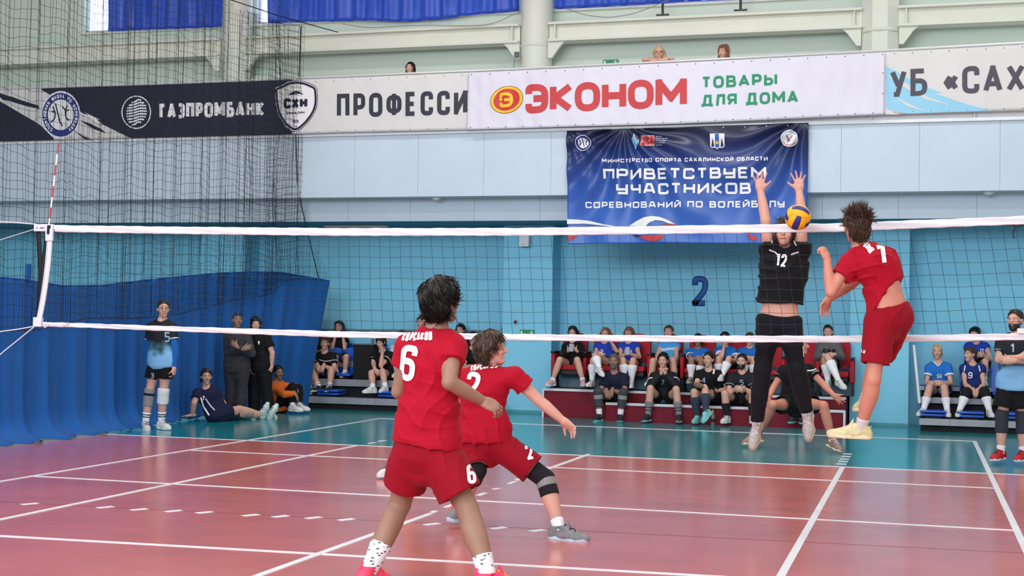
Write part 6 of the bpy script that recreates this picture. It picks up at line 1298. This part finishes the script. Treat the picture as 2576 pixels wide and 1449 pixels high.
# navy half: everything left of the shield except the white slash
def span(name, x0, x1, f0, f1, m, off=.004, n=60):
    P = np.array([[A.pt(x, f0(x)+(f1(x)-f0(x))*j/8, off)-A.O for j in range(9)] for x in np.linspace(x0, x1, n)]); return grid_obj(name, P, m, A.root)
zc = lambda *p: [(x/2.994, y/2.994) for x, y in p]
up = zc((310, 676), (380, 715), (440, 745), (600, 838), (700, 900), (780, 940), (900, 1000), (990, 1043)); lo = zc((-420, 500), (-100, 700), (0, 762), (300, 938), (400, 1040))
IP = lambda L: (lambda x: float(np.interp(x, [q[0] for q in L], [q[1] for q in L])))
span('print', 104, 331, T, lambda x: max(T(x), min(B(x), IP(up)(x))), PNAVY); span('print', 331, 735, T, B, PNAVY); span('print', -500, 134, lambda x: max(T(x), min(B(x), IP(lo)(x))), B, PNAVY)
for pl in ([(0, 700), (120, 742), (290, 795), (300, 822), (200, 800), (100, 770), (0, 735)], [(70, 720), (200, 770), (270, 800), (180, 780)], [(0, 716), (60, 760), (20, 752)]): A.poly(zc(*pl), PNAVY, 'brush_stroke', .006)
for pl in ([(610, 850), (700, 880), (775, 935), (690, 905)], [(640, 846), (760, 905), (700, 892)]): A.poly(zc(*pl), PWHITE, 'brush_stroke', .007)
for pl in ([(600, 905), (680, 930), (770, 975), (800, 1005), (700, 970)], [(560, 985), (620, 1020), (690, 1052), (640, 1050)]): A.poly(zc(*pl), PNAVY, 'brush_stroke', .007)
# round crest
c = (153.5, 289); A.ring(c, (49, 60), PWHITE, name='crest', off=.009); A.ring(c, (46, 55), PROY, .70, 'crest_ring', .011); A.ringtext('СПОРТИВНАЯ ШКОЛА ПО ВОЛЕЙБОЛУ', c, (39, 46.5), .2, PWHITE, -2.5, 2.5)
for pts in ([(133, 268), (140, 283), (138, 300), (128, 308)], [(140, 260), (146, 285), (153, 312)], [(170, 265), (164, 282), (168, 300), (176, 303)], [(141, 282), (130, 280)], [(148, 300), (158, 318)], [(158, 268), (166, 280), (174, 276)]): A.line(pts, 3.2, PNAVY, 'crest_figure', .012)
# globe logo and name
c = (343.5, 282.5); A.ring(c, (37, 42), PWHITE, .93, 'logo_ring', .008)
for k in range(9):
    y = -28+7*k; w = math.sqrt(max(0, 32**2-(y*1.02)**2))*.93
    if w > 6: A.line([(c[0]-w*.85, c[1]+y+4), (c[0]-w*.2, c[1]+y+2), (c[0]+w*.3, c[1]+y-4), (c[0]+w*.9, c[1]+y-2.5)], 4.0, PWHITE, 'logo_stripe', .008)
A.text('ГАЗПРОМБАНК', (401, 261), (665, 254), (665, 293), (401, 299.5), PWHITE, .24, .25, space=.12)
# shield
sh_ = zc((2068, 660), (2120, 640), (2170, 612), (2230, 604), (2300, 612), (2350, 634), (2390, 652), (2400, 770), (2370, 862), (2300, 950), (2225, 1008), (2150, 955), (2095, 870), (2072, 780)); cx, cy = 2232/2.994, 790/2.994
A.poly(sh_, PWHITE, 'shield', .009)
def shr(k): return [(cx+(x-cx)*k, cy+(y-cy)*k) for x, y in sh_]
A.line(shr(.985)+[shr(.985)[0]], 1.6, PNAVY, 'shield_outline', .012); A.line(shr(.90)+[shr(.90)[0]], 5.2, PNAVY, 'shield_border', .012)
A.text('СХН', (714, 248), (774, 245), (774, 272), (714, 274), PNAVY, .3, .2, True, .1, 'shield_lettering', .013); A.poly(zc((2170, 716), (2205, 694), (2232, 684), (2262, 694), (2292, 714), (2250, 706), (2230, 712)), PNAVY, 'shield_mountain', .012)
A.text('САХАЛИН', (721, 282), (767, 280), (767, 286), (721, 288), PNAVY, .26, .2, name='shield_lettering', off=.013); A.text('2012', (736, 303), (752, 302), (752, 309), (736, 310), PNAVY, .22, .2, name='shield_lettering', off=.013)
A.text('ПРОФЕССИ', (848, 236.5), (1176, 227), (1176, 288), (848, 296.5), PBLK, .185, .2, space=.28)
A.text('УБ «САХ', (2239, 176.5), (2578, 160), (2578, 229), (2239, 244), mat('print_grey', (70, 68, 80), .55, .02), .175, .22, space=.2, off=.008)
zr_ = lambda *p: [(1716+x/2.994, y/2.994) for x, y in p]
for pl in ([(1535, 500), (1620, 540), (1720, 600), (1850, 660), (1960, 700), (1900, 700), (2060, 760), (2180, 800), (2320, 833), (1990, 845), (1700, 857), (1535, 820)],): A.poly(zr_(*pl), PLBLUE, 'brush_stroke', .004)
for pl in ([(1535, 560), (1680, 625), (1860, 735), (2030, 795), (1840, 750), (1640, 640)], [(1600, 730), (1750, 800), (1840, 845), (1700, 800)], [(1535, 815), (1600, 850), (1640, 862), (1535, 862)]): A.poly(zr_(*pl), VIN, 'brush_stroke', .006)
A.eyelets([(x, T(x)+6) for x in range(150, 1170, 46)]+[(x, B(x)-5) for x in range(20, 1170, 46)]+[(x, T(x)+6) for x in range(2250, 2576, 46)]+[(x, B(x)-5) for x in range(2250, 2576, 46)], EYEL)
# shop banner
tb_ = [(1178, 183), (1400, 174), (1716, 157.5), (2000, 143.5), (2226, 131.5)]; bb_ = [(1174, 327), (1400, 320), (1720, 311), (2000, 298), (2223, 288)]
Bn = Sheet('banner', 'white shop banner with big red lettering and green words hung over the club banner', tb_, bb_, YF-.135, VIN2, .010, 5, 240, 26)
Bn.text('ЭКОНОМ', (1322, 213), (1728, 196), (1728, 270), (1322, 286), PRED, .235, .42, space=.06)
Bn.text('ТОВАРЫ', (1765, 193), (1955, 184), (1955, 214), (1765, 223), PGREEN, .22, .3, space=.2); Bn.text('ДЛЯ ДОМА', (1765, 239), (2008, 228), (2008, 259), (1765, 267.5), PGREEN, .22, .3, space=.2)
c = (1275, 251); Bn.ring(c, (42.5, 33.5), mat('print_dark_red', (120, 40, 30), .5), 0, 'coin_edge', .006, -.35); Bn.ring(c, (41, 32), PYEL, 0, 'coin', .008, -.35); Bn.ring(c, (34, 26.5), mat('print_coin_red', (196, 40, 36), .45), 0, 'coin_face', .010, -.35)
Bn.text('Э', (1257, 233.5), (1291, 232), (1291, 269), (1257, 270.5), PYEL, .2, .5, name='coin_letter', off=.012); Bn.ring((1260, 250), (4, 4), PYEL, 0, 'coin_dot', .012)
tI, bI = IP(tb_), IP(bb_)
Bn.eyelets([(x, tI(x)+5) for x in range(1186, 2225, 47)]+[(x, bI(x)-5) for x in range(1184, 2222, 44)]+[(1177, 230), (1176, 277), (2221, 184), (2221, 235)], mat('eyelet_dark', (44, 42, 60), .4, 0), .012)
# blue welcome banner with deep folds
wt_ = [(1425, 328.5), (1560, 324), (1760, 318), (1900, 313.5), (2034, 309)]; wb_ = [(1429, 615), (1560, 612), (1700, 611), (1850, 613), (2029, 611)]
wa = at(1425, 328, YF); wz = at(2034, 309, YF); q1, q2 = at(1572, 322, YF), at(2030, 309, YF)
def wdisp(X, Z):
    d = 0.0
    for cx_, cz_, a in ((q1[0], q1[2], 1.0), (q2[0], q2[2], .9), (wa[0]+.05, wa[2], .25)):
        r = math.hypot(X-cx_, Z-cz_); th = math.atan2(X-cx_, cz_-Z+.03); d += a*.052*math.sin(th*15+.6*math.sin(r*5))*min(1, r*3)*math.exp(-r*.55)
    return d+.006*math.sin(X*5+Z*3)
WELM = ramp_mat('blue_gradient_banner_print', [(0, (58, 104, 190)), (.35, (44, 92, 178)), (.62, (36, 70, 146)), (.85, (30, 40, 84)), (1, (22, 24, 46))], 'Z', -1.05, 1.02, .3, 1.2, .12, 3)
Wl = Sheet('banner', 'large blue welcome banner hanging from the balcony edge, deep folds and white lettering', wt_, wb_, YF-.09, WELM, 0, 7, 190, 84, wdisp)
Wl.text('МИНИСТЕРСТВО СПОРТА САХАЛИНСКОЙ ОБЛАСТИ', (1516, 400), (1931, 394), (1931, 404.5), (1516, 409.5), PWHITE, .24, .15, True, .22); Wl.text('ПРИВЕТСТВУЕМ', (1518, 425), (1927, 420), (1927, 448.5), (1518, 452), PWHITE, .21, .16, True, .2)
Wl.text('УЧАСТНИКОВ', (1551, 461), (1889, 459.5), (1889, 487.5), (1551, 489), PWHITE, .21, .16, True, .2); Wl.text('СОРЕВНОВАНИЙ ПО ВОЛЕЙБОЛУ', (1473, 508), (1974, 504.5), (1974, 522), (1473, 523.5), PWHITE, .22, .16, True, .22)
zw = lambda *p: [(1420+x/4.089, 300+y/4.089) for x, y in p]
for pl, m in (([(30, 1028), (140, 1032), (260, 1046), (400, 1080), (530, 1100), (470, 1104), (330, 1088), (200, 1074), (30, 1078)], PWHITE), ([(660, 1100), (740, 1048), (820, 1010), (900, 997), (980, 1005), (1060, 1035), (1150, 1085), (1090, 1078), (1010, 1046), (940, 1038), (880, 1062), (840, 1100)], PWHITE), ([(40, 1195), (142, 1195), (90, 1230), (42, 1258)], PRED), ([(760, 1212), (820, 1196), (1026, 1188), (1000, 1232), (930, 1258), (860, 1248)], PRED), ([(1000, 1082), (1060, 1070), (1130, 1076), (1180, 1096), (1080, 1096)], mat('print_rust', (150, 60, 56), .5)), ([(1866, 1176), (1920, 1186), (1995, 1228), (1960, 1252), (1900, 1226)], PRED), ([(690, 1190), (750, 1188), (790, 1205), (740, 1214)], PNAVY)): Wl.poly(zw(*pl), m, 'print', .016)
c = (1467, 360); Wl.ring(c, (19.5, 19.5), PWHITE, name='crest', off=.014); Wl.ring(c, (17.8, 17.8), PROY, .72, 'crest_ring', .018)
for pts in ([(1459, 352), (1462, 360), (1458, 366)], [(1465, 349), (1467, 360), (1470, 370)], [(1476, 353), (1472, 360), (1476, 366)]): Wl.line(pts, 2, PNAVY, 'crest_figure', .022)
Wl.poly(zw((712, 140), (740, 175), (770, 215), (772, 250), (732, 312), (722, 278), (700, 240), (694, 190)), PLBLUE, 'flame', .018); Wl.poly(zw((716, 146), (760, 205), (766, 225), (735, 190)), PRED, 'flame', .022); Wl.poly(zw((740, 200), (768, 250), (735, 300), (742, 262)), mat('print_blue', (60, 130, 205), .5), 'flame', .022)
Wl.poly(zw((785, 168), (930, 168), (930, 275), (785, 275)), mat('print_salmon', (216, 150, 146), .5), 'logo_box', .018); Wl.text('ЦСП', (1614, 344), (1646, 343), (1646, 364), (1614, 365), mat('print_deep_red', (176, 50, 54), .5), .26, .1, True, .12, 'logo_lettering', .024)
for k, t in enumerate(('ЦЕНТР', 'СПОРТИВНОЙ', 'ПОДГОТОВКИ', 'САХАЛИНСКОЙ', 'ОБЛАСТИ')): y = 342.3+k*5.3; w = [14, 30, 29, 24, 16][k]; Wl.text(t, (1650, y), (1650+w, y-.3), (1650+w, y+2.9), (1650, y+3.2), mat('print_pale', (170, 178, 205), .5), .2, .15, name='logo_lettering', off=.014)
Wl.poly(zw((1498, 150), (1650, 150), (1648, 280), (1630, 293), (1588, 293), (1570, 308), (1552, 293), (1512, 293), (1500, 280)), PWHITE, 'coat_of_arms', .016); Wl.poly(zw((1552, 153), (1592, 153), (1592, 280), (1570, 296), (1552, 280)), mat('print_mid_blue', (36, 96, 176), .5), 'coat_stripe', .020)
for x0 in (1510, 1606): Wl.poly(zw((x0, 282), (x0+10, 225), (x0+14, 195), (x0+22, 225), (x0+32, 282)), PBLK, 'coat_peak', .020)
Wl.poly(zw((1556, 250), (1560, 232), (1572, 236), (1574, 222), (1588, 240), (1586, 256), (1566, 258)), PYEL, 'coat_ship', .024)
c = (1986, 348.5); Wl.ring(c, (21.5, 21.5), PWHITE, name='round_logo', off=.014); Wl.ring(c, (19, 19), mat('print_pale_blue', (150, 190, 214), .5),   .84, 'round_logo_ring', .018, a0=3.2, a1=5.8); Wl.ring(c, (19, 19), mat('print_pale_red', (206, 140, 140), .5),   .84, 'round_logo_ring', .018, a0=.5, a1=2.7)
for pts, m in (([(1979, 341), (1983, 350), (1981, 358)], PROY), ([(1983, 350), (1990, 345), (1993, 341)], PRED), ([(1984, 351), (1988, 355)], PROY)): Wl.line(pts, 2.4, m, 'round_logo_figure', .022)
Wl.eyelets([(x, IP(wt_)(x)+5) for x in range(1820, 2030, 54)], CHROME)
